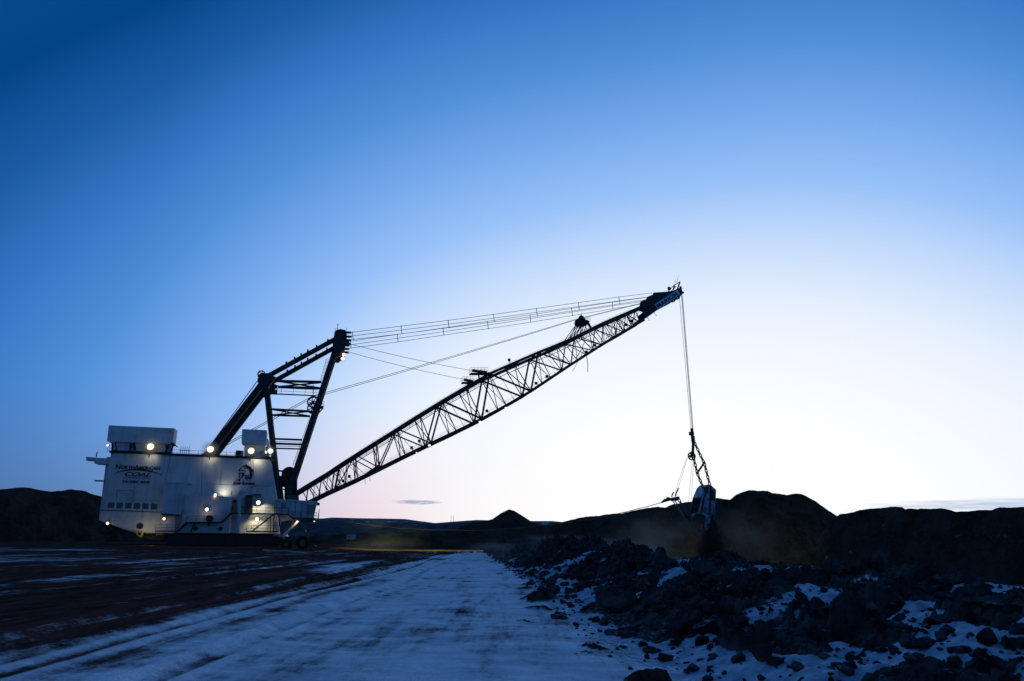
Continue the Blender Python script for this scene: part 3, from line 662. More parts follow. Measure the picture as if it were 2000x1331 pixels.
railing([P3(613, 1013, WN - 1), P3(621, 1014, WN - 1)], 1.1, .8, .04, par=cab)
q = P3(622, 1013, WN - 1); MB().tube(q, q + Vector((0, 0, 1.8)), .06).build('post', MR, cab)
# under-cab boarding arm, lit from the lamp at its head
b = MB(); b.beam(P3(583, 1017.5, WN - 2), P3(553, 1046, WN - 2), 1.2, .35); b.build('boarding_stair', MW, drag)
b = MB(); b.beam(P3(579, 1023, WN - 2.3), P3(557, 1045, WN - 2.3), .3, .3); b.build('stair_stringer', MYEL, drag)
railing([P3(553, 1045, WN - 2.6), P3(578, 1019, WN - 2.6)], 1.2, 1.2, .05, par=drag)
b = MB(); b.prism([P2(*p, w=WN - 2) for p in ((584, 1015), (617, 1014.5), (619, 1017.5), (600, 1020), (585, 1019))], WN - 3, WN + 2); b.build('fairlead', MD, drag)
b = MB(); b.prism([P2(*p, w=WN + 1) for p in ((535, 1043), (556, 1043), (560, 1048), (548, 1052), (536, 1050))], WN - 2, -WN - 2); b.build('front_bracket', MW, drag)

# ---------------- revolving frame, tub and walking shoes
b = MB(); b.prism([P2(*p) for p in ((262, 1042.3), (543, 1043), (548, 1050), (540, 1058), (300, 1056))], -10.8, 10.8); b.build('revolving_frame', MD, drag)
shoe_p = [P2(*p, w=-16.0) for p in ((328, 1045), (540, 1047), (552, 1050), (556, 1056), (546, 1064), (536, 1066), (340, 1066), (325, 1062), (322, 1050))]
for y0, y1 in ((-16, -12.2), (12.2, 16)):
    s_ = MB().prism(shoe_p, y0, y1); x0 = min(p[0] for p in shoe_p); x1 = max(p[0] for p in shoe_p)
    for i in range(9):
        xx = x0 + 1.5 + (x1 - x0 - 3) * i / 8; s_.box(xx - .15, xx + .15, y0 - .2, y1 + .2, .35, 1.75)
    sh = s_.build('walking_shoe', MD, drag)
MB().disc((-8.5, 0), 0.01, -.01, .01, 6)
tub = MB(); vs = []; n = 48
cx = P3(430, 1050, 0).x
for zz in (0.05, 1.6):
    for i in range(n): a = 2 * math.pi * i / n; vs.append((cx + 9.5 * math.cos(a), 9.5 * math.sin(a), zz))
tub.add(vs, [(i, (i + 1) % n, n + (i + 1) % n, n + i) for i in range(n)] + [tuple(range(n - 1, -1, -1)), tuple(range(n, 2 * n))]); tub.build('tub', MD, drag)
# lit piping under the rear
b = MB(); w = WN - 1
for q in (((260, 1034), (271, 1047)), ((271, 1047), (277, 1048)), ((277, 1048), (281, 1038)), ((276, 1037), (276, 1050)), ((265, 1037), (276, 1039)), ((281, 1040), (297, 1041.5)), ((284, 1039), (287, 1042)), ((306, 1041), (306, 1047)), ((306, 1045), (318, 1043))):
    b.tube(P3(*q[0], w=w), P3(*q[1], w=w), .13)
b.build('piping', MYEL, drag)
lamp(P3(280, 1035, WN - 2.6), 60, (1, .8, .35)); 

# ================================================================== lettering and emblem
def text(body, px0, py0, px1, py1, hpx, w, m, par, name='lettering', caps=False, shear=0.0, bold=0.0, sx=None, big=1.0, spacing=1.0, ext=0.03):
    """baseline from (px0,py0) to (px1,py1) on the plane at lateral offset w; hpx = cap height in photo pixels"""
    cu = bpy.data.curves.new(name, 'FONT'); cu.body = body; cu.extrude = ext; cu.offset = bold; cu.shear = shear; cu.space_character = spacing
    if caps:
        cu.small_caps_scale = 0.76
        for i, ch in enumerate(body):
            if ch.islower(): cu.body_format[i].use_small_caps = True
    ob = bpy.data.objects.new(name, cu); COL.objects.link(ob)
    dg = bpy.context.evaluated_depsgraph_get(); me = bpy.data.meshes.new_from_object(ob.evaluated_get(dg)); bpy.data.objects.remove(ob)
    co = [v.co.copy() for v in me.vertices]; xs = [c.x for c in co]; ys = [c.y for c in co]; x0, x1 = min(xs), max(xs); H0 = 0.70
    a = P3(px0, py0, w); c = P3(px1, py1, w); up = P3(px0, py0 - hpx, w) - a; hh = up.length; d = (c - a)
    ax = d / (x1 - x0); n = Vector((0, -1, 0)); upv = n.cross(d.normalized()); upv = Vector((-d.normalized().z, 0, d.normalized().x))
    for v, k_ in zip(me.vertices, co): v.co = a + ax * (k_.x - x0) + upv * (k_.y / H0 * hh) + n * (k_.z + ext + .005)
    me.materials.clear(); me.materials.append(m)
    o = bpy.data.objects.new(name, me); COL.objects.link(o); o.parent = par; return o
text('NorthAmerican', 225.8, 916, 312.5, 918.6, 8.6, WN, MTXT, house, caps=True, bold=.025)
text('COAL', 243.5, 929.6, 294, 931.3, 7.6, WN, MTXT, house, shear=.35, bold=.028)
text('CORPORATION', 241, 934.2, 292.5, 935.8, 2.6, WN, MBLU, house, shear=.3, bold=.0)
text('FALKIRK MINE', 239.5, 943.2, 292.5, 944.8, 4.9, WN, MBLU, house, bold=.03)
text('Chief Ironside', 455, 946.4, 497, 947.4, 5.0, WN, MTXT, house, caps=True, bold=.06)
b = MB(); pts = [(222, 927), (232, 922.3), (245, 919.2), (258, 917.8), (271, 917.9), (285, 919.3), (298, 922), (308, 925), (316, 928.5)]
for i in range(len(pts) - 1):
    def wd(k): return .03 + .13 * math.sin(math.pi * min(max(k / 8, 0), 1))
    a = P3(*pts[i]); c = P3(*pts[i + 1]); b.prism([(a.x, a.z - wd(i)), (c.x, c.z - wd(i + 1)), (c.x, c.z + wd(i + 1)), (a.x, a.z + wd(i))], WN - .05, WN - .005)
b.build('logo_arc', MTXT, house)
# emblem: profile head wearing a feather headdress
eb = MB()
def ez(zx, zy): return P2(420 + zx / 12.1, 890 + zy / 12.1)
def stroke(pts, w0, w1=None):
    w1 = w0 if w1 is None else w1; n = len(pts) - 1
    for i in range(n):
        a = Vector(ez(*pts[i])); c = Vector(ez(*pts[i + 1])); d = (c - a); 
        if d.length < 1e-5: continue
        nn = Vector((-d.y, d.x)).normalized(); wa = (w0 + (w1 - w0) * i / n) * .0115; wb = (w0 + (w1 - w0) * (i + 1) / n) * .0115
        eb.prism([tuple(a - nn * wa), tuple(c - nn * wb), tuple(c + nn * wb), tuple(a + nn * wa)], WN - .05, WN - .005)
def blob(pts): eb.prism([ez(*p) for p in pts], WN - .05, WN - .006)
for i in range(13):                                   # feathers fanned round the back
    th = math.radians(100 - i * 15.5); cx_, cy_ = 720, 400
    x0 = cx_ + 95 * math.cos(th); y0 = cy_ - 90 * math.sin(th); x1 = cx_ + 185 * math.cos(th); y1 = cy_ - 172 * math.sin(th)
    stroke([(x0, y0), (x1, y1)], 5, 7)
    if i > 0: px_, py_ = -(y1 - y0), (x1 - x0); L = math.hypot(px_, py_); px_ /= L; py_ /= L; blob([(x0 + (x1 - x0) * .55, y0 + (y1 - y0) * .55), (x1 + px_ * 20, y1 + py_ * 20), (x1 * 1.004, y1), (x1 - px_ * 14, y1 - py_ * 14)])
stroke([(700, 235), (640, 270), (590, 320), (565, 370)], 6, 10); stroke([(715, 235), (790, 265), (850, 310), (890, 370)], 20, 14)
stroke([(570, 370), (620, 345), (690, 365), (725, 385)], 10, 5); stroke([(600, 400), (560, 440), (575, 465), (565, 500), (585, 520), (600, 560)], 10, 8)
stroke([(640, 400), (660, 440), (650, 480), (625, 520), (640, 545)], 18, 8); stroke([(690, 420), (670, 470), (680, 500)], 12, 6); stroke([(700, 480), (745, 470), (765, 500), (735, 530)], 9, 9)
stroke([(575, 410), (600, 420)], 12, 6); stroke([(610, 440), (635, 410)], 8, 8); stroke([(780, 520), (830, 560), (835, 600)], 7, 5); stroke([(700, 530), (740, 570), (790, 600)], 6, 6)
blob([(560, 560), (600, 550), (595, 615), (545, 610)]); blob([(660, 615), (680, 570), (695, 615)]); stroke([(540, 560), (515, 612)], 8, 6); stroke([(830, 340), (850, 390), (845, 440), (860, 490), (850, 550)], 16, 14)
stroke([(760, 280), (820, 320), (840, 350)], 14, 20)
eb.build('emblem', MTXT, house)

# ================================================================== gantry (A-frame)
g = drag
def pairbeam(name, q0, q1, t_px_w, wy, m=MD, w=HB, wend=None):
    out = []
    for s_ in (1, -1):
        a = P3(*q0, w=w); c = P3(*q1, w=w); a = Vector((a.x, w * s_, a.z)); c = Vector((c.x, (wend or w) * s_, c.z))
        b = MB().beam(a, c, wy, t_px_w); out.append(b.build(name, m, gant))
    return out
gant = MB().beam((P3(512, 744, HB).x, -4.6, P3(512, 744, HB).z), (P3(512, 744, HB).x, 4.6, P3(512, 744, HB).z), 1, 1)
gant = MB(); q = P3(514, 745, HB); gant.tube((q.x, -5.2, q.z), (q.x, 5.2, q.z), 1.15, 12)
for y in (-4.9, 4.0): gant.prism([P2(*p, w=HB) for p in ((504, 737), (511, 730), (522, 731), (540, 739), (529, 752), (518, 765), (506, 760))], y, y + .9)
gant = gant.build('gantry', MD, drag)
pairbeam('rear_leg', (409, 884), (514, 748), 1.35, 1.1)
a = P3(392, 893, HB)
b = MB(); b.prism([P2(*p, w=HB) for p in ((389, 893), (402, 884), (416, 884), (424, 894))], -5.2, -2.8); b.prism([P2(*p, w=HB) for p in ((389, 893), (402, 884), (416, 884), (424, 894))], 2.8, 5.2); b.each('leg_foot', MD, gant)
for dx, dy in ((-4.5, -3.5),): pairbeam('backstay_rod', (405 + dx, 888 + dy), (507 + dx, 748 + dy), .16, .16)
pairbeam('top_strut', (518, 738), (660, 660), 0.95, .9)
pairbeam('inner_leg', (519, 752), (544, 974), 1.05, .9)
pairbeam('mast_leg', (660, 668), (561, 972), 1.2, 1.0)
b = MB()
for px, py in ((559, 713), (588, 697), (618, 681), (601, 689.5), (575, 704), (640, 669)):
    for sy in (-1, 1): q = P3(px, py - 1, HB); b.box(q.x - .18, q.x + .18, sy * 4 - .52, sy * 4 + .52, q.z - .6, q.z + .56)
b.each('splice_plate', MD, gant)
# gantry head
b = MB(); hp = [P2(*p, w=HB) for p in ((654, 652), (657, 647), (664, 645), (674, 647), (677, 652), (677, 668), (673, 684), (664, 692), (652, 690), (650, 668))]
for y in (-4.9, -3.4, 2.6, 4.1): b.prism(hp, y, y + .8)
q = P3(670, 655, HB); b.tube((q.x, -5, q.z), (q.x, 5, q.z), .6, 10); q = P3(668, 672, HB); b.tube((q.x, -5, q.z), (q.x, 5, q.z), .6, 10); q = P3(657, 686, HB); b.tube((q.x, -5, q.z), (q.x, 5, q.z), .5, 10)
head = b.build('gantry_head', MD, gant)
b = MB()
for px, py in ((679, 650), (680, 658), (679, 665), (678, 672)): 
    q = P3(px, py, HB)
    for sy in (-1, 1): b.tube((q.x - .4, 4 * sy, q.z), (q.x + .8, 4 * sy, q.z + .05), .28, 6)
b.each('rope_socket', MD, head)
c = P3(661, 650.5, HB); MB().wheel((c.x, c.z), .78, -3.2, .2).build('sheave', MD, head)
railing([P3(652, 658, HB - .8), P3(656, 650, HB - .8)], 1.0, .7, .04, par=head)
b = MB(); q = P3(659.5, 646, HB); b.tube(q, P3(659.5, 634, HB), .06); b.tube(P3(658, 635.2, HB), P3(661.5, 634.4, HB), .07); b.tube(P3(676.5, 650, HB), P3(676.5, 640, HB), .04); b.each('antenna', MD, head)
b = MB(); b.beam(P3(653, 704, -3), P3(666, 699, -3), 5, .12); b.tube(P3(655, 706, -3), P3(667, 699, -3), .06); q = P3(664, 692, -3)
for px in (663, 666, 669, 673): b.tube(P3(px, 699.5, -3), P3(px, 690, -3), .05)
b.tube(P3(657, 690, -3), P3(675, 690, -3), .08); b.build('head_platform', MD, gant)
c = P3(510.5, 731, HB); s1 = MB().wheel((c.x, c.z), .86, HB + .2, .22); s1.build('sheave', MD, gant)
c = P3(511, 731, -HB); MB().wheel((c.x, c.z - .1), .86, 3.6, .22).build('sheave', MD, gant)
railing([P3(517, 738, HB), P3(536, 733, HB)], .9, .9, .03, par=gant)
c = P3(611.5, 786, HB); MB().wheel((c.x, c.z), 1.32, HB - .2, .25, 8).build('sheave', MD, gant)
MB().wheel((c.x, c.z), 1.32, -HB, .25, 8).build('sheave', MD, gant)
# cross frames between inner leg and mast
def fr(q, r, yy=None, pair=True, b=None):
    for sy in ((-1, 1) if pair else (-1,)): 
        a = P3(*q[0], w=HB); c = P3(*q[1], w=HB); b.tube((a.x, 4 * sy, a.z), (c.x, 4 * sy, c.z), r, 6)
b = MB()
for q in (((541, 744.5), (628, 746.5), .30), ((543, 756), (626, 759), .30), ((545, 745.5), (625, 758), .18), ((545, 755.5), (625, 748), .18)): fr(q[:2], q[2], pair=False, b=b)
b.build('cross_frame', MD, gant)
b = MB()
for q in (((528, 799.5), (610, 804), .24), ((528, 811), (606, 813.5), .24), ((530, 800), (606, 813), .15), ((530, 811), (608, 804), .15)): fr(q[:2], q[2], pair=False, b=b)
b.build('cross_frame', MD, gant)
b = MB(); fr(((533, 857.5), (590, 859.5)), .22, b=b); fr(((534, 863), (590, 864)), .06, b=b); fr(((535, 867.5), (588, 869)), .17, b=b); b.each('cross_frame', MD, gant)
# catwalk
b = MB(); a = P3(526, 770, HB); c = P3(618, 774, HB); b.beam((a.x, -4.4, a.z), (c.x, -4.4, c.z), .9, .12); cw = b.build('catwalk', MD, gant); railing([(a.x, -4.8, a.z), (c.x, -4.8, c.z)], 1.25, 2.4, .04, par=cw)
b = MB(); q = P3(536, 757, HB)
for px in (530, 536, 541, 612): b.tube(P3(px, 752, HB), P3(px, 771, HB), .1)
q = P3(533, 766, HB); b.box(q.x - .8, q.x + .9, -4.6, -3.6, q.z - .5, q.z + .4); b.each('hanger', MD, gant)
# mast side platform
b = MB(); q = P3(618, 812, HB); b.beam(P3(622, 796, HB), P3(631.5, 796, HB), 2, .35); b.tube(P3(631.5, 797, HB), P3(617, 813, HB), .14); b.tube(P3(627, 797, HB), P3(617, 808, HB), .12); b.beam(P3(622, 793, HB), P3(628, 787, HB), 1.4, .6)
mp = b.build('mast_platform', MD, gant); railing([P3(625, 796, HB - .9), P3(632, 796, HB - .9)], 1.4, .8, .04, par=mp)
# ladders
def ladder(p, q, w_, n, name='ladder', par=gant, off=.55, r=.05):
    b = MB(); p = Vector(p); q = Vector(q); d = (q - p).normalized(); nn = Vector((d.z, 0, -d.x)) * off
    b.tube(p, q, r, 4); b.tube(p + nn, q + nn, r, 4)
    for i in range(n + 1): s_ = p.lerp(q, i / n); b.tube(s_, s_ + nn, r, 4)
    return b.build(name, MR, par)
ladder(P3(605, 815, HB), P3(572, 908, HB), 0, 34, off=-.9); ladder(P3(637, 702, HB), P3(626, 742, HB), 0, 14, off=-.7)
# machinery at the foot: sheave nest
b = MB(); b.prism([P2(*p, w=-3) for p in ((541, 948), (543, 924), (556, 916), (574, 916), (580, 928), (579.5, 972), (543, 974))], -3.6, 3.6)
b = MB(); 
for y in (-3.6, 0, 3.0): b.prism([P2(*p, w=-3.6) for p in ((556, 945), (560, 922), (572, 918), (580, 928), (579.5, 974), (555, 974))], y, y + .6)
b.prism([P2(*p, w=-3.6) for p in ((541, 930), (562, 928), (562, 945), (542, 947))], -3.4, 3.4)
b.prism([P2(*p, w=-3.6) for p in ((541, 918), (560, 919), (560, 922), (541, 921))], -3.4, -2.4)
b.prism([P2(*p, w=-3.6) for p in ((541, 947), (550, 947), (553, 974), (541, 974))], -3.4, 3.4)
b.tube((P3(568, 930, -3.6).x, -3.6, P3(568, 930, -3.6).z), (P3(568, 930, -3.6).x, 3.6, P3(568, 930, -3.6).z), 1.3, 12); b.build('sheave_frame', MD, gant)
c = P3(565, 927, -4.2)
for y in (-4.3, -2.2, 2.2): MB().wheel((c.x, c.z), 1.62, y, .3, 8).build('sheave', MD, gant)
b = MB(); b.tube(P3(546, 953, -3), P3(556, 957, -3), .12); b.tube(P3(546, 950, -3), P3(557, 951, -3), .12)
for i in range(4): b.tube(P3(545 + 2.5 * i, 962, -3), P3(545.6 + 2.5 * i, 974, -3), .06)
b.build('walkway_rails', MR, gant)
skew([(560, 965.5), (583, 966), (583.5, 977), (560, 975.5)], -6.5, -3.5, 'winch_cover', MR, gant)

# ================================================================== boom
def hw(px):     # half width of the boom along its length
    return float(np.interp(px, [575, 640, 760, 945, 1110, 1256, 1335], [5.0, 4.6, 4.2, 4.0, 3.4, 2.3, 2.0]))
def BP(px, py, s_=1): w_ = -hw(px); q = P3(px, py, w_); return Vector((q.x, w_ * s_, q.z))
TOP = [(578, 962.5), (610, 943), (640, 925), (668, 906), (695, 889), (730, 867), (763, 846.5), (812, 815.5), (864, 783.5), (910, 756.5), (956, 730.5), (1005, 709), (1051, 689), (1085, 675.5), (1120, 660.5), (1152, 644), (1178, 631.5), (1195, 624), (1213, 616.5), (1240, 605), (1262, 595)]
BOT = [(588, 988), (609.6, 977.5), (640, 962.5), (668, 950), (695, 938), (742, 915), (790, 891), (842, 866), (890, 843.5), (941, 818.5), (990, 791.5), (1037, 764.5), (1076, 738.5), (1115, 712.5), (1146, 692.5), (1175, 674), (1200, 658.5), (1225, 644.5), (1245, 632.5), (1258, 625)]
boom = empty('boom'); boom.parent = drag
for s_ in (1, -1):
    MB().path([BP(*p, s_=s_) for p in TOP], .36, 8).build('top_chord', MD, boom); MB().path([BP(*p, s_=s_) for p in BOT], .38, 8).build('bottom_chord', MD, boom)
def iz(lst, px): return float(np.interp(px, [p[0] for p in lst], [p[1] for p in lst]))
def T(px, s_=1): return BP(px, iz(TOP, px), s_)
def Bo(px, s_=1): return BP(px, iz(BOT, px), s_)
zig = [('B', 655), ('T', 695), ('B', 742), ('T', 776), ('B', 842), ('T', 864), ('B', 941), ('T', 956), ('B', 1037), ('T', 1051), ('B', 1115), ('T', 1122), ('B', 1175), ('T', 1178), ('B', 1218), ('T', 1222), ('B', 1250)]
G = lambda n, s_: (T if n[0] == 'T' else Bo)(n[1], s_)
for s_ in (1, -1):
    for i, (a, c) in enumerate(zip(zig[:-1], zig[1:])):
        mid = 0.5 * (a[1] + c[1]); rr = float(np.interp(mid, [650, 800, 900, 1040, 1120, 1250], [.11, .16, .25, .25, .17, .12]))
        b = MB().tube(G(a, s_), G(c, s_), rr, 6)
        b.build('diagonal_brace', MD, boom)
# secondary members: cross-lateral sway frames and hangers
b = MB()
tops = [n[1] for n in zig if n[0] == 'T']; bots = [n[1] for n in zig if n[0] == 'B']
for i in range(len(bots) - 1):
    m_ = 0.5 * (bots[i] + bots[i + 1])
for i in range(len(bots)):
    bx = bots[i]
    for tx in [t_ for t_ in tops if abs(t_ - bx) < 110]: pass
mids = [(a + c) / 2 for a, c in zip(tops[:-1], tops[1:])]
for mt in mids + [1240, 665]:
    near = sorted(bots, key=lambda q_: abs(q_ - mt))[:2]
    b.tube(T(mt, 1), T(mt, -1), .12); 
    for bx in near[:1]:
        b.tube(T(mt, 1), Bo(bx, -1), .12); b.tube(T(mt, -1), Bo(bx, 1), .12); b.tube(T(mt, 1), Bo(bx, 1), .13); b.tube(T(mt, -1), Bo(bx, -1), .13)
mb_ = [(a + c) / 2 for a, c in zip(bots[:-1], bots[1:])]
for mb2 in mb_:
    tx = sorted(tops, key=lambda q_: abs(q_ - mb2))[0]
    b.tube(Bo(mb2, 1), Bo(mb2, -1), .12)
    b.tube(T(tx, 1), Bo(mb2, 1), .12); b.tube(T(tx, -1), Bo(mb2, -1), .12); b.tube(T(tx, 1), Bo(mb2, -1), .10); b.tube(T(tx, -1), Bo(mb2, 1), .08)
    px = tx + .5 * (mb2 - tx); b.tube(T(mb2 - 18, 1), Bo(mb2 + 16, 1), .05); b.tube(T(mb2 - 18, -1), Bo(mb2 + 16, -1), .05)
b.build('sway_frame', MD, boom)
b = MB()
for seq, fn in ((tops, T), (bots, Bo)):
    for a, c in zip(seq[:-1], seq[1:]):
        b.tube(fn(a, 1), fn(a, -1), .15); b.tube(fn(a, 1), fn(c, -1), .10); b.tube(fn(a, -1), fn(c, 1), .10)
    b.tube(fn(seq[-1], 1), fn(seq[-1], -1), .15)
b.build('lateral_bracing', MD, boom)
# fine lacing near the foot and the point
b = MB()
xs = [590, 603, 616, 629, 642, 655, 668, 682]
for s_ in (1, -1):
    b = MB()
    for i, (a, c) in enumerate(zip(xs[:-1], xs[1:])):
        b.tube(T(a, s_) if i % 2 else Bo(a + 6, s_), Bo(c + 6, s_) if i % 2 else T(c, s_), .085, 5); b.tube(T(a, s_), Bo(c, -s_), .06, 5)
        b.tube(Bo(a + 8, s_), T(c, -s_), .05, 5)
    b.build('lacing', MD, boom)
b = MB()
for a, c in zip([1195, 1210, 1225, 1240], [1210, 1225, 1240, 1255]):
    for s_ in (1, -1): b.tube(T(a, s_), Bo(c - 3, s_), .07, 5); b.tube(Bo(a, s_), T(c, -s_), .06, 5)
b.build('lacing', MD, boom)
# catwalks: under the top chord and along the bottom chord
def offp(fn, px, s_, dz): q = fn(px, s_); return q + Vector((0, 0, dz))
b = MB(); pp = [offp(T, px, -1, -1.15) for px in range(690, 1200, 15)]; b.path(pp, .09, 5); pp = [offp(T, px, 1, -1.25) for px in range(700, 1230, 15)]; b.path(pp, .05, 5)
for px in range(700, 1200, 22): b.tube(offp(T, px, -1, -1.15), T(px, -1), .05, 4)
b.build('service_pipe', MD, boom)
b = MB()
for fn, dz, x0, x1, st in ((T, .62, 700, 1235, 14), (Bo, 1.15, 700, 1240, 16)):
    for s_ in (1, -1):
        pp = [offp(fn, px, s_, dz) for px in range(x0, x1, st)]; b.path(pp, .03, 4)
        for px in range(x0, x1, st): b.tube(fn(px, s_), offp(fn, px, s_, dz), .022, 4)
b.build('handrail', MR, boom)
b = MB()
for px in range(700, 1240, 10):
    q = Bo(px, 1); q2 = Bo(px + 10, 1); b.beam(q + Vector((0, .9, .15)), q2 + Vector((0, .9, .15)), .9, .08)
b.build('boom_walkway', MD, boom)
# dark floodlight housings along the boom
for px, py, s_ in ((682, 931, 1), (670, 940, 1), (804, 875, 1), (819, 862, 1), (951, 803, 1), (1047, 749, 1), (1068, 736, 1), (1145, 688, 1), (1162, 675, 1), (1223, 635, 1), (1234, 627, 1), (994.5, 703.5, 1)):
    q = BP(px, py, 1); d_ = Bo(px + 4, 1) if px < 990 or px > 1000 else T(px, 1); b = MB(); b.box(q.x - .3, q.x + .3, q.y - .2, q.y + .3, q.z - .28, q.z + .34); b.tube(q, d_, .06); b.tube(q + Vector((.2, 0, 0)), d_ + Vector((.5, 0, 0)), .05)
    b.build('lamp_housing', MD, boom)
# hanging hoses and rods
b = MB()
def bez(ps, w_): return [P3(*p, w=w_) for p in ps]
b.path(bez([(1143, 690), (1146.5, 700), (1148, 712), (1148, 727)], -3.2), .09, 5); b.path(bez([(1141, 680), (1136, 694), (1128, 708), (1118, 726)], -3.2), .06, 5)
b.path(bez([(713.5, 930), (713, 945)], -4), .06, 4); b.path(bez([(722.5, 927), (722.5, 940)], -4), .06, 4); b.path(bez([(1264, 620), (1268.5, 627)], -2), .07, 4); b.path(bez([(1278, 611), (1282.5, 618)], -2), .07, 4)
b.path(bez([(728, 866), (728, 860)], -4), .04, 4); b.path(bez([(748, 853), (748, 845)], -4), .03, 4)
b.path(bez([(1138, 650), (1142, 668), (1136, 682), (1125, 700)], -2.5), .09, 5)
b.build('hose', MC, boom)
b = MB(); q = BP(728, 918, 1); b.prism([P2(*p, w=-4.4) for p in ((700, 936), (712, 926), (738, 908), (746, 914), (738, 922), (706, 938))], -4.8, -3.8); b.build('gusset', MD, boom)
# kink joint plates and rope anchor platforms
for (px, py), s_ in (((956, 731), 1), ((956, 731), -1)):
    q = BP(px, py, s_); MB().ball(q, .62, 8, 6, .8).build('node_casting', MD, boom)
for w_, quad, rail_ in ((-4.0, ((918, 731), (951, 731)), 1), (4.0, ((902, 748.5), (924, 748.5)), 1)):
    a = P3(*quad[0], w=w_); c = P3(*quad[1], w=w_); b = MB(); b.beam(a, c, 1.8, .25)
    b.beam(a + Vector((.5, 0, .9)), c + Vector((0, 0, .4)), .6, .55); m_ = (a + c) / 2
    b.tube(m_, (m_.x + .3, m_.y, T(quad[0][0] + 14, 1).z), .2)
    pf = b.build('rope_anchor_platform', MD, boom); railing([a + Vector((0, -.9, .1)), c + Vector((0, -.9, .1))], 1.35, .9, .035, par=pf); railing([a + Vector((0, .9, .1)), c + Vector((0, .9, .1))], 1.35, 1.4, .035, par=pf)
# intermediate rope tower on the boom
b = MB()
b.prism([P2(*p, w=-1.6) for p in ((1124, 632), (1125, 625), (1131, 621), (1134, 615.5), (1139, 618), (1143, 624), (1152, 628), (1150, 632), (1143, 637), (1128, 637))], -1.7, -.7)
for bx, tx in ((1112, 1126), (1119, 1130), (1126, 1133), (1132, 1137), (1138, 1138), (1147, 1142), (1155, 1146)):
    for s_ in (1, -1): b.tube(T(bx, s_), P3(tx, 633, -1.6 if s_ > 0 else 1.6), .11, 5)
b.tube(P3(1149, 632, -1.6), P3(1155, 643, -1.6), .35); b.build('rope_tower', MD, boom)
railing([P3(1143, 625, -1.6), P3(1153, 627.5, -1.6)], .9, .6, .04, par=boom)
c = P3(1134, 627, -1.8); MB().wheel((c.x, c.z), 1.0, -2.1, .15).build('sheave', MD, boom)
q = P3(1136, 616, -1.6); MB().tube(q, q + Vector((0, 0, .7)), .05).build('antenna', MD, boom)
# boom point
hp = [P2(*p, w=-2.1) for p in ((1256, 598), (1262, 592), (1264.5, 580), (1275.5, 575.5), (1276.5, 572), (1304, 570), (1316, 567.5), (1323, 564), (1330, 562.5), (1332, 568), (1335, 572.5), (1331, 577.5),
      (1322, 584.5), (1294.6, 599), (1284, 606), (1266, 619), (1252.5, 628), (1246, 630), (1252, 622), (1260.5, 616), (1258, 610), (1269.5, 601), (1262, 598.5))]
b = MB()
for y in (-2.2, 1.8): b.prism(hp, y, y + .4)
for px, py, rr in ((1272, 584, .5), (1270, 606, .5), (1325, 574, .9), (1300, 590, .5), (1285, 578, .4)):
    q = P3(px, py, -2.1); b.tube((q.x, -2, q.z), (q.x, 2, q.z), rr, 10)
bp_ = b.build('boom_point', MD, boom)
b = MB(); b.prism([P2(*p, w=-2.1) for p in ((1264, 585), (1300, 575), (1328, 566), (1329, 577), (1300, 592), (1268, 612))], -1.6, 1.6); b.build('sheave_housing', MD, bp_)
c = P3(1324, 576, -2.1)
for y in (-1.2, 1.2): MB().wheel((c.x, c.z), 1.15, y, .22).build('sheave', MD, bp_)
sg = [P2(*p, w=-2.25) for p in ((1278, 595), (1322.6, 566.8), (1328, 575.8), (1285.6, 605.5))]
sgn = MB().prism(sg, -2.36, -2.22).build('name_sign', MSIGN, bp_)
text('MARION', 1286.0, 602.0, 1324.0, 577.0, 7.4, -2.36, MTXT, sgn, bold=.035, spacing=1.1)
b = MB(); w_ = -1.8
for q in (((1305, 570), (1317, 557)), ((1309, 571), (1320, 560)), ((1316, 565), (1318, 556.5)), ((1323, 564), (1328, 551)), ((1316, 558), (1328, 551))):
    b.tube(P3(*q[0], w=w_), P3(*q[1], w=w_), .10)
b.tube(P3(1323.5, 564, w_), P3(1328, 551, w_), .22); q = P3(1317, 559, w_); b.tube(q, P3(1315.5, 566, w_), .24); q = P3(1307, 564, w_); b.box(q.x - .35, q.x + .35, w_ - .3, w_ + .3, q.z - .4, q.z + .4)
b.tube(P3(1304.5, 570, w_), P3(1304.5, 560, w_), .05); b.tube(P3(1328, 562, w_), P3(1330.5, 561, w_), .3); b.tube(P3(1330, 572, w_), P3(1335, 572, w_), .3); b.tube(P3(1331, 564, w_), P3(1333, 571, w_), .08); b.tube(P3(1331, 564, w_), P3(1335, 563.5, w_), .05)
b.build('point_guard', MD, bp_)
b = MB(); b.tube(P3(1318.7, 556, w_), P3(1318.7, 547, w_), .05, 4); b.tube(P3(1322.5, 553, w_), P3(1323.8, 545, w_), .05, 4); b.tube(P3(1323.8, 545, w_), P3(1325, 537, w_), .025, 4); b.each('antenna', MR, bp_)
MB().ball(P3(1318.7, 546.3, w_), .12).build('beacon', MLR, bp_)

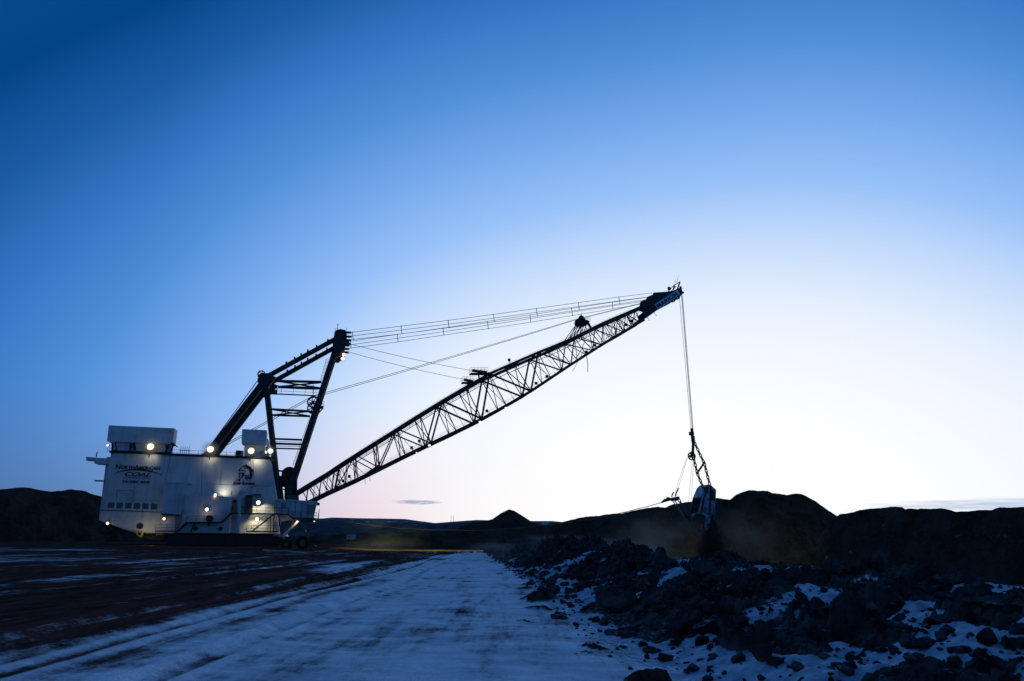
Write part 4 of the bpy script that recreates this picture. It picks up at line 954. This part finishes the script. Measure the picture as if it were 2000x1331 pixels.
# ================================================================== ropes
def sag(a, c, s_, n=14):
    a = Vector(a); c = Vector(c); return [a.lerp(c, i / n) - Vector((0, 0, s_ * 4 * (i / n) * (1 - i / n))) for i in range(n + 1)]
def img_path(pts, w0, w1, n=1):
    x0, x1 = pts[0][0], pts[-1][0]; return [P3(px, py, w0 + (w1 - w0) * (px - x0) / (x1 - x0)) for px, py in pts]
near = [[(680.6, 650.2), (784, 637.3), (880, 625.6), (1000, 609.5), (1130, 591.5), (1209, 580.5), (1274, 572.3)],
        [(682, 657.3), (784, 645), (880, 633), (1000, 617), (1130, 599), (1209, 588), (1268, 580)],
        [(680.6, 664.4), (784, 652.5), (880, 640), (1000, 624.5), (1130, 606), (1209, 594), (1264, 585.5)]]
rp = []
for s_ in (1, -1):
    for r_ in near: 
        pts = img_path(r_, -4.0, -2.0); pts = [Vector((p.x, p.y * s_, p.z)) for p in pts]; MB().path(pts, .062, 5).build('suspension_rope', MC, drag); rp.append(pts)
b = MB()
for s_ in (1, -1):
    for px in (689, 784, 876, 964.5, 1048.5, 1130.5, 1209.5):
        def ry(k_): return np.interp(px, [p[0] for p in near[k_]], [p[1] for p in near[k_]])
        w_ = -4 + 2 * (px - 680) / 590
        a = P3(px - .8, ry(0) - .8, w_); c = P3(px + 1.0, ry(2) + .8, w_); b.tube((a.x, w_ * s_, a.z), (c.x, w_ * s_, c.z), .085, 5)
b.build('rope_spacer', MD, drag)
for w_, pts in ((-4.0, ((681, 671.5), (920, 723.8))), (4.0, ((678, 687), (904, 741)))):
    a = P3(*pts[0], w=w_); c = P3(*pts[1], w=w_); MB().path(sag(a, c, .35), .055, 5).build('intermediate_rope', MC, drag)
for w_, dy in ((-1.2, 0.0), (1.2, 3.6)):
    a = P3(440, 868 + dy, w_); c = P3(609, 774.5 + dy, w_); e = P3(1124, 624 + dy * .4, w_); f_ = P3(1262, 590 + dy * .3, w_)
    MB().path([a, c], .07, 5).path(sag(c, e, .25), .06, 5).path([e, f_], .055, 5).build('hoist_rope', MC, drag)
for i, (w_, x0, y0, x1, y1, m_) in enumerate(((-1.2, 1327.0, 580, 1349.5, 838, MC), (-.5, 1331.0, 578, 1351.5, 838, MCW), (.5, 1332.0, 578, 1352.8, 838, MCW), (1.2, 1333, 578, 1354, 838, MCW))):
    MB().tube(P3(x0, y0, w_), P3(x1, y1, w_ * .4), .055, 5).build('hoist_rope', m_, drag)
dr = [(618, 1013), (645, 1016), (680, 1021), (720, 1026), (780, 1032.5), (850, 1036), (930, 1036.8), (1000, 1033), (1070, 1026.5), (1150, 1015), (1210, 1003), (1260, 991), (1296, 981)]
for w_ in (-.5, .5):
    MB().path([P3(px, py, w_ + (-9 + 0 * px) * max(0, 1 - (px - 618) / 300)) for px, py in dr], .085, 5).build('drag_rope', MC, drag)

# ================================================================== floodlights
wc = (1.0, .88, .62); oc = (1.0, .72, .42)
p0 = P3(292, 893, WN)
flood(294, 873, WN - 2.2, .60, MLW, 42, wc, pole=P3(291, 894, WN), off=(.1, 0.9, -1.6), spot=150, aim=P3(293, 894, WN))
flood(411, 878, WN - 2.2, .58, MLW, 42, wc, pole=P3(409, 898, WN), off=(.1, 0.9, -1.6), spot=150, aim=P3(411, 899, WN))
flood(490.5, 881, WN - 2.2, .56, MLW, 85, wc, pole=P3(488, 901, WN), off=(1.1, 1.0, -1.6), spot=150, aim=P3(502, 902, WN))
flood(528, 881.5, -5.5, .48, MLW, 40, wc, off=(.0, -1.0, 0))
flood(519, 884, -7.5, .22, MLP, 10, (1, .5, .4))
flood(404, 995.5, WN - 3.5, .32, MLY, 14, oc); flood(420.5, 967, WN - 2.6, .26, MLO, 8, (1, .6, .4))
flood(504.5, 982, WN - 1.2, .38, MLY, 320, (1, .86, .55), off=(0, -.5, -.1), spot=140, aim=P3(506, 1000, WN - 1.0)); flood(502, 1014.5, WN - 1.4, .34, MLY, 200, (1, .84, .52), off=(0, -.8, -.3), spot=150, aim=P3(500, 1030, WN - 1.4))
flood(320.5, 1013.5, WN - 2.0, .24, MLY, 7, oc); flood(210, 1022.5, WN - .5, .24, MLO, 8, oc); flood(580.5, 1019.5, WN - 2.6, .20, MLO, 30, (1, .72, .4))
flood(210.5, 870, WN, .22, MLP, 4, (1, .6, .6))
# spot that washes the wall above the annex
pw = P3(433, 970, WN - 1.5); f_ = MB().box(pw.x - .2, pw.x + .2, pw.y - .2, pw.y + .2, pw.z - .3, pw.z + .1).build('floodlight', MR, drag)
lamp(pw + Vector((0, 0, .2)), 230, (1, .92, .68), .25, 125, P3(441, 955, WN), 1.0, par=f_)
for px, py, m_, r_ in ((671.5, 693, MLP, .36), (669.5, 701, MLP, .40)): flood(px, py, -4.2, r_, m_, 25, (1, .7, .7))
for px, py, r_ in ((738, 916, .30), (838, 868.3, .34), (937.5, 822.7, .32), (988, 795.5, .30), (813.5, 882.5, .14), (913, 838.5, .14), (733, 920, .2)):
    c = BP(px, py + 1.0, 1); b = MB(); b.ball(c + Vector((0, .1, 0)), r_ * 1.2, 10, 6, .5); f_ = b.build('floodlight', MD, boom)
    MB().ball(c + Vector((0, -.15, -.12)), r_, 12, 8, .6).build('lens', MLP, f_)
for px, py in ((1193, 667), (1169, 681), (614, 1018)):
    c = P3(px, py, -3.0 if px > 700 else WN - 2); f_ = MB().ball(c, .16).build('floodlight', MD, drag); MB().ball(c + Vector((0, -.1, -.08)), .10).build('lens', MLP if px > 700 else MLW, f_)
# lamps that light the dig, the bench and under the machine
def tgt(px, py, D): r = ray(px, py); p = Vector((0, 0, CAMZ)) + r * (D / r.y) - O; return Vector((p.dot(dv), p.dot(wv), p.z))
lamp(P3(1169, 683, -3), 42000, (1, .90, .48), .4, 34, tgt(1470, 1085, 225), .9)
lamp(P3(1193, 668, -3), 50000, (1, .88, .52), .4, 30, tgt(1290, 1080, 235), .9)
for px, py, pw_, tx in ((733, 924, 11000, 720), (830, 876, 28000, 800), (905, 845, 38000, 905)):
    lamp(BP(px, py, 1) - Vector((0, 0, .5)), pw_, (.85, .95, .38), .3, 62, tgt(tx, 1070, 152), .8)
lamp(P3(616, 1019, WN - 2.4), 1500, (1, .84, .40), .3, 60, tgt(700, 1074, 140), .8)
lamp(P3(560, 1054, -13), 260, (1, .82, .40), .3, 140, P3(556, 1080, -20), .8)
lamp(P3(300, 1058, -13), 500, (1, .80, .30), .3, 150, P3(290, 1085, -20), .8)

# ================================================================== bucket (hangs from the ropes: a thing of its own)
bo = P3(1380, 990, 0)
bucket = empty('dragline_bucket', O + dv * bo.x + Vector((0, 0, bo.z)), ALPHA)
tag(bucket, 'big steel dragline bucket hanging tipped from hoist chains and dumping dirt', 'bucket')
def Q(px, py, w=0.0): q = P3(px, py, w); return Vector((q.x - bo.x, w, q.z - bo.z))
def Q2(px, py, w=0.0): q = Q(px, py, w); return (q.x, q.z)
shell = [(1384, 947.5), (1390, 949), (1399, 957.5), (1398, 975.5), (1396, 998), (1393, 1004), (1386, 1006), (1379, 1006.5), (1365, 1001), (1371, 972), (1379, 953)]
HWB = 2.3
b = MB(); b.prism([Q2(*p, w=-HWB) for p in shell], -HWB, -HWB + .3); b.prism([Q2(*p, w=-HWB) for p in shell], HWB - .3, HWB)
ss_ = [Q2(*p, w=-HWB) for p in shell]
for i in list(range(0, 5)) + [9, 10]:     # floor, heel and top plates between the cheeks (mouth open below)
    a = ss_[i]; c = ss_[(i + 1) % len(ss_)]
    b.beam(((a[0]), 0, a[1]), ((c[0]), 0, c[1]), HWB * 2 - .62, .28)
bk = b.build('bucket_shell', MBUCK, bucket)
b = MB()
for p in (((1375, 972), (1371, 1002)), ((1385, 948), (1376, 972)), ((1389, 949), (1386, 1004))):
    b.beam(Q(*p[0], w=-HWB - .12), Q(*p[1], w=-HWB - .12), .22, .35)
b.each('stiffener', MD, bk)
b = MB(); b.beam(Q(1391, 958, -HWB - .1), Q(1393, 978, -HWB - .1), .3, 1.0); b.build('chain_lug', MD, bk)
b = MB()      # arch across the mouth
ap = [(1379, 1008), (1374, 1004.5), (1367, 1002.5), (1358, 1004), (1351, 1009.5)]
for w_ in (-HWB + .3, HWB - .3): b.path([Q(*p, w=w_) for p in ap], .32, 8)
b.tube(Q(1351, 1009.5, -HWB), Q(1351, 1009.5, HWB), .3, 8); b.build('arch', MBUCK, bk)
b = MB(); b.prism([Q2(*p, w=-HWB) for p in ((1380, 1004), (1390, 1003), (1388, 1018), (1385, 1036), (1379, 1037), (1378, 1020))], -HWB, -HWB + .5)
b.build('cheek_plate', MBUCK, bk)
for i in range(6):
    w_ = -HWB + .25 + i * (2 * HWB - .5) / 5; b = MB(); b.beam(Q(1394, 998, w_), Q(1392.5, 1006, w_), .5, .7); b.tube(Q(1392.5, 1005, w_), Q(1396 - i * 1.0, 1016 + (i % 2) * 2, w_), .26, 6, .06); b.build('tooth', MBUCK, bk)
def chain(pts, r=.15, link=.75, w=0.0, name='chain', m=MRUST, par=None):
    b = MB(); pts = [p if isinstance(p, Vector) else Q(*p, w=w) for p in pts]; k_ = 0
    for a, c in zip(pts[:-1], pts[1:]):
        L = (c - a).length; n = max(1, int(L / link)); d = (c - a) / n; dn = d.normalized()
        for i in range(n):
            s0 = a + d * (i - .1); s1 = a + d * (i + 1.1); sd = (Vector((0, 1, 0)) if k_ % 2 else dn.cross(Vector((0, 1, 0)))) * r * 1.9
            b.path([s0 + sd * .4, s0.lerp(s1, .2) + sd, s0.lerp(s1, .8) + sd, s1 + sd * .4], r, 5); b.path([s0 - sd * .4, s0.lerp(s1, .2) - sd, s0.lerp(s1, .8) - sd, s1 - sd * .4], r, 5); b.tube(s0 + sd * .4, s0 - sd * .4, r, 5); b.tube(s1 + sd * .4, s1 - sd * .4, r, 5); k_ += 1
    return b.build(name, m, par or bucket)
chain([(1356, 864), (1375, 904.5)], w=.0, name='hoist_chain'); chain([(1375.4, 904.5), (1386.5, 948)], w=-1.6, name='hoist_chain')
chain([(1354, 892), (1362, 925)], w=0, name='hoist_chain'); chain([(1362, 925), (1373.5, 953)], w=-1.6, name='hoist_chain')
b = MB(); b.tube(Q(1361.5, 925, 0), Q(1375.5, 904, 0), .26, 8); b.tube(Q(1362, 927, -.4), Q(1362, 922, -.4), .35); b.tube(Q(1375.5, 907, 0), Q(1375, 902, 0), .4); b.build('spreader_bar', MRUST, bucket)
b = MB(); b.tube(Q(1351.2, 837, 0), Q(1352.8, 862, 0), .40, 8); b.box(*(lambda q: (q.x - .55, q.x + .45, -.5, .5, q.z - .5, q.z + .4))(Q(1350.8, 847))); b.tube(Q(1353, 852, 0), Q(1354.5, 866, 0), .5, 8)
b.tube(Q(1354, 864, 0), Q(1353, 885, 0), .36, 8); b.tube(Q(1356, 858, 0), Q(1356, 870, 0), .2, 6); b.build('hoist_link', MD, bucket)
c = Q(1350, 891.5, 0); dsh = MB().wheel((c.x, c.z), 1.10, -.25, .2, 7).build('dump_sheave', MD, bucket); b = MB(); b.disc((c.x + .1, c.z + .1), .3, -.7, .7, 10); b.beam(Q(1353, 882, 0), Q(1351.5, 889, 0), .9, .5); b.build('sheave_block', MD, bucket)
b = MB()
b.tube(Q(1341.5, 893, -.3), Q(1318, 962, -.6), .035, 4); b.tube(Q(1342.5, 895, .3), Q(1321, 966, .4), .035, 4); b.tube(Q(1352, 900, -.2), Q(1343, 1003, -1), .035, 4); b.tube(Q(1355, 899, .2), Q(1348, 1002, 1), .035, 4); b.each('dump_rope', MRUST, bucket)
b = MB(); b.tube(Q(1291, 982.5, 0), Q(1300, 977, 0), .15, 8, .45); b.tube(Q(1299, 978.5, 0), Q(1311, 975, 0), .34, 8); b.ball(Q(1305, 975, 0), .62, 8, 6, .8); b.ball(Q(1313, 976, 0), .6, 8, 6, .8); b.tube(Q(1313, 975, -.3), Q(1326, 972.5, -.3), .38, 8); b.tube(Q(1318, 978, .2), Q(1325.5, 974, .2), .3, 8)
b.path([Q(1312, 971, -.6), Q(1313, 966, -.6), Q(1316, 962, -.6)], .18, 6); b.path([Q(1319, 970, .3), Q(1321, 963, .3), Q(1325, 954, .3)], .2, 6, ); b.build('drag_yoke', MD, bucket)
chain([(1316, 978), (1322, 988), (1330, 1001), (1336, 1011)], w=-2.3, name='drag_chain', m=MCH); chain([(1325, 975), (1332, 987), (1340, 998), (1345, 1006)], w=2.3, name='drag_chain', m=MCH)
chain([(1337, 1012), (1343, 1024), (1352, 1036), (1362, 1045), (1368, 1047), (1371, 1041), (1370, 1026)], w=-2.2, r=.09, name='drag_chain', m=MCH); chain([(1346, 1010), (1354, 1022), (1366, 1034), (1372, 1040)], w=1.2, r=.07, name='drag_chain', m=MCH)
b = MB(); b.ball(Q(1338, 1010, -2), .5, 8, 6); b.ball(Q(1344, 1008, -2), .6, 8, 6); b.ball(Q(1346, 1013, -1.5), .5, 8, 6); b.tube(Q(1336, 1008, -2), Q(1349, 1014, -2), .25); b.build('trunnion_link', MD, bucket)

# falling dirt: a shower of clods below the bucket
b = MB(); rn = random.Random(5)
for i in range(8200):
    t_ = rn.random() ** .8; cxp = 1388 + (1393 - 1388) * t_; half = 5 + 27 * t_
    px = cxp + rn.gauss(0, .42) * half; py = 1006 + 86 * t_; w_ = rn.uniform(-2.4, 2.4) * (1 + .5 * t_); s_ = rn.uniform(.05, .19) * (1 + t_ * .6)
    q = Q(px, py, w_); a1, a2 = rn.uniform(0, 3), rn.uniform(0, 3)
    vs = [q + Vector((math.cos(a1 + k_ * 2.1), math.sin(a2 + k_), math.sin(a1 + k_ * 2.1))) * s_ for k_ in range(3)] + [q + Vector((.1, .9, .5)) * s_]
    b.add(vs, [(0, 1, 2), (0, 1, 3), (1, 2, 3), (0, 2, 3)])
o = b.build('falling_dirt', MROCK); o.location = bucket.location; o.rotation_euler = bucket.rotation_euler
tag(o, 'dark curtain of dirt pouring out of the tipped bucket', 'falling dirt', kind='stuff')

# dust in the air: real volumes
def dust(name, c, s_, dens, col, lab, seed=0, detail=3, lift=(0, 0, 0)):
    mb = MB().ball((0, 0, 0), 1.0, 20, 12); o = mb.build(name, None or MROCK, None)
    m = bpy.data.materials.new(name + '_vol'); m.use_nodes = True; t_ = m.node_tree; t_.nodes.clear()
    out = N(t_, 'ShaderNodeOutputMaterial'); v = N(t_, 'ShaderNodeVolumePrincipled'); v.inputs['Color'].default_value = (*col, 1); v.inputs['Anisotropy'].default_value = 0.2
    tcx = N(t_, 'ShaderNodeTexCoord'); ln = N(t_, 'ShaderNodeVectorMath', operation='LENGTH'); t_.links.new(tcx.outputs['Object'], ln.inputs[0])
    f = M(t_, 'SUBTRACT', 1.0, ln.outputs['Value'], clamp=True)
    n = N(t_, 'ShaderNodeTexNoise', ins={'Scale': 1.6, 'Detail': float(detail), 'Roughness': .6}); mp = N(t_, 'ShaderNodeMapping'); mp.inputs['Location'].default_value = (seed, seed * 2, 0)
    t_.links.new(tcx.outputs['Object'], mp.inputs[0]); t_.links.new(mp.outputs[0], n.inputs['Vector'])
    d_ = M(t_, 'MULTIPLY', M(t_, 'MULTIPLY', f, ss(t_, n.outputs['Fac'], .38, .68)), dens); t_.links.new(d_, v.inputs['Density']); t_.links.new(v.outputs[0], out.inputs['Volume'])
    o.data.materials.clear(); o.data.materials.append(m); o.location = c; o.scale = s_; tag(o, lab, 'dust', kind='stuff'); return o
def W3(px, py, D): r = ray(px, py); return Vector((0, 0, CAMZ)) + r * (D / r.y)
dust('dust_cloud', W3(1285, 1064, 178), (16, 8, 9), .12, (.55, .50, .38), 'brown dust drifting left of the falling dirt', 1)
dust('dust_cloud', W3(1440, 1055, 180), (13, 8, 9), .05, (.55, .50, .38), 'brown dust hanging to the right of the falling dirt', 4)
dust('dust_cloud', W3(735, 1056, 150), (13, 8, 5.5), .022, (.6, .55, .48), 'faint pale dust over the bench in front of the distant hills', 7)
dust('dust_cloud', W3(1391, 1068, 172), (4.4, 3, 6.6), 1.3, (.05, .045, .04), 'dense dark dust in the core of the falling dirt', 9)
dust('blowing_snow', W3(1100, 1075, 62), (9, 22, 1.4), .05, (.8, .84, .9), 'thin snow mist blowing over the far windrow', 12)

# ================================================================== tractor
tp = W3(578, 1074, 126); tr = empty('tractor', (tp.x, tp.y, hz(tp.x, tp.y)), math.radians(8))
tag(tr, 'dark green farm tractor parked in front of the dragline', 'tractor')
TS = 1.0
body = MB(); body.prism([(-2.35, 1.0), (-2.3, 1.85), (-2.0, 2.0), (-.2, 2.15), (-.2, 1.0)], -.5, .5); body.box(-.3, 1.6, -.6, .6, .8, 1.7); body.box(-2.5, -2.3, -.45, .45, .75, 1.2); body.build('body', MTRG, tr)
cb = MB()
for x, y in ((-.3, -.72), (1.25, -.72), (-.3, .72), (1.25, .72)): cb.tube((x, y, 1.6), (x + .05, y * .92, 3.0), .05)
cb.box(-.45, 1.4, -.8, .8, 2.98, 3.14); cb.box(-.3, 1.25, -.74, .74, 1.5, 1.75); cb = cb.build('cab', MTRG, tr)
MB().box(-.26, 1.22, -.68, .68, 1.76, 2.97).build('cab_glass', mat('tinted_glass', (.12, .24, .25), .15), cb)
MB().tube((1.1, -.5, 3.14), (1.1, -.5, 3.42), .09).build('beacon', MTRG, cb); MB().tube((-1.0, -.3, 2.1), (-1.0, -.3, 2.9), .06).build('exhaust_pipe', MD, tr)
for x, r_, wy in ((-1.65, .78, .85), (1.15, 1.05, .95)):
    for sy in (-1, 1):
        w_ = MB().ring((x, r_), r_ * .55, r_, sy * wy - .26, sy * wy + .26, 28)
        for i in range(22):
            a = i * 2 * math.pi / 22; w_.beam((x + r_ * .97 * math.cos(a), sy * wy - .25, r_ + r_ * .97 * math.sin(a)), (x + r_ * 1.04 * math.cos(a + .08), sy * wy + .0, r_ + r_ * 1.04 * math.sin(a + .08)), .1, .07)
        wo_ = w_.build('wheel', MTYR, tr); MB().disc((x, r_), r_ * .54, sy * wy - .12, sy * wy + .12, 18).build('rim', MWHL, wo_)
MB().box(.3, 2.0, -1.35, -.7, 2.12, 2.2).box(.3, 2.0, .7, 1.35, 2.12, 2.2).build('fender', MTRG, tr)
MB().box(1.6, 2.6, -.1, .1, .6, .8).box(2.4, 3.4, -1.0, 1.0, .35, .6).tube((3.0, -.8, .5), (3.0, -.8, 1.7), .05).build('rear_implement', MD, tr)
MB().box(-2.4, -2.34, -.4, -.15, 1.3, 1.5).build('headlight', MR, tr)
# trailing cable and small leftovers on the bench
cbp = [(-9, 0)]; pts = []
for px, py in ((515, 1074.5), (530, 1076), (545, 1076.5), (560, 1076.7), (575, 1077.6), (590, 1079.5), (601, 1081)):
    r = ray(px, py); s_ = -(CAMZ - .12) / r.z; x, y = r.x * s_, r.y * s_; pts.append(Vector((x, y, hz(x, y) + .1)))
o = MB().path(pts, .14, 6).build('power_cable', mat('cable_sheath', (.3, .24, .18), .7)); tag(o, 'pale trailing power cable lying on the dirt in front of the tractor', 'cable')
# distant site trailer and mast pair
tp = W3(686, 1049, 245); tl = empty('site_trailer', (tp.x, tp.y, tp.z - 1.4), 0.2); tag(tl, 'small pale site trailer parked far off below the distant hills', 'trailer')
MB().box(-1.5, 1.5, -.9, .9, .5, 2.2).build('body', mat('pale_trailer_paint', (.45, .5, .56), .6), tl); MB().disc((-.8, .35), .35, -.95, -.75).disc((.8, .35), .35, -.95, -.75).build('wheel', MTYR, tl); MB().box(-1.2, -.2, -.93, -.9, 1.1, 1.8).build('window', MGL, tl)
for px, lab in ((880.5, 'left one of two thin radio masts on the far horizon'), (885, 'right one of two thin radio masts on the far horizon')):
    q0 = W3(px, 1024, 790); q1 = W3(px, 1007, 790); b = MB()
    H_ = q1.z - q0.z
    for a in (0, 2.1, 4.2): b.tube((.5 * math.cos(a), .5 * math.sin(a), 0), (.08 * math.cos(a), .08 * math.sin(a), H_), .09, 4)
    for i in range(8): b.tube((.4, 0, H_ * i / 8), (-.2, .3, H_ * (i + 1) / 8), .06, 4)
    o = b.build('radio_mast', MR); o.location = q0; tag(o, lab, 'mast')
for px, py, w_, rr, d_ in ((294, 873, WN - 2.2, 2.3, 1.3), (411, 878, WN - 2.2, 2.2, 1.3), (490.5, 881, WN - 2.2, 1.9, 1.3), (528, 881.5, -5.5, 1.5, 1.0)):  # balls of mist added round the lamps to imitate lens bloom
    c = P3(px, py, w_); cw_ = O + dv * c.x + wv * c.y + Vector((0, 0, c.z))
    mb = MB().ball((0, 0, 0), 1.0, 20, 12); o = mb.build('bloom_mist', MROCK)
    m = bpy.data.materials.new('lamp_bloom_mist'); m.use_nodes = True; t_ = m.node_tree; t_.nodes.clear()
    out = N(t_, 'ShaderNodeOutputMaterial'); v = N(t_, 'ShaderNodeVolumePrincipled'); v.inputs['Color'].default_value = (1, .9, .7, 1)
    tcx = N(t_, 'ShaderNodeTexCoord'); ln = N(t_, 'ShaderNodeVectorMath', operation='LENGTH'); t_.links.new(tcx.outputs['Object'], ln.inputs[0])
    f = M(t_, 'SUBTRACT', 1.0, ln.outputs['Value'], clamp=True); t_.links.new(M(t_, 'MULTIPLY', M(t_, 'MULTIPLY', f, f), d_), v.inputs['Density']); t_.links.new(v.outputs[0], out.inputs['Volume'])
    o.data.materials.clear(); o.data.materials.append(m); o.location = cw_; o.scale = (rr, rr, rr); tag(o, kind='stuff')
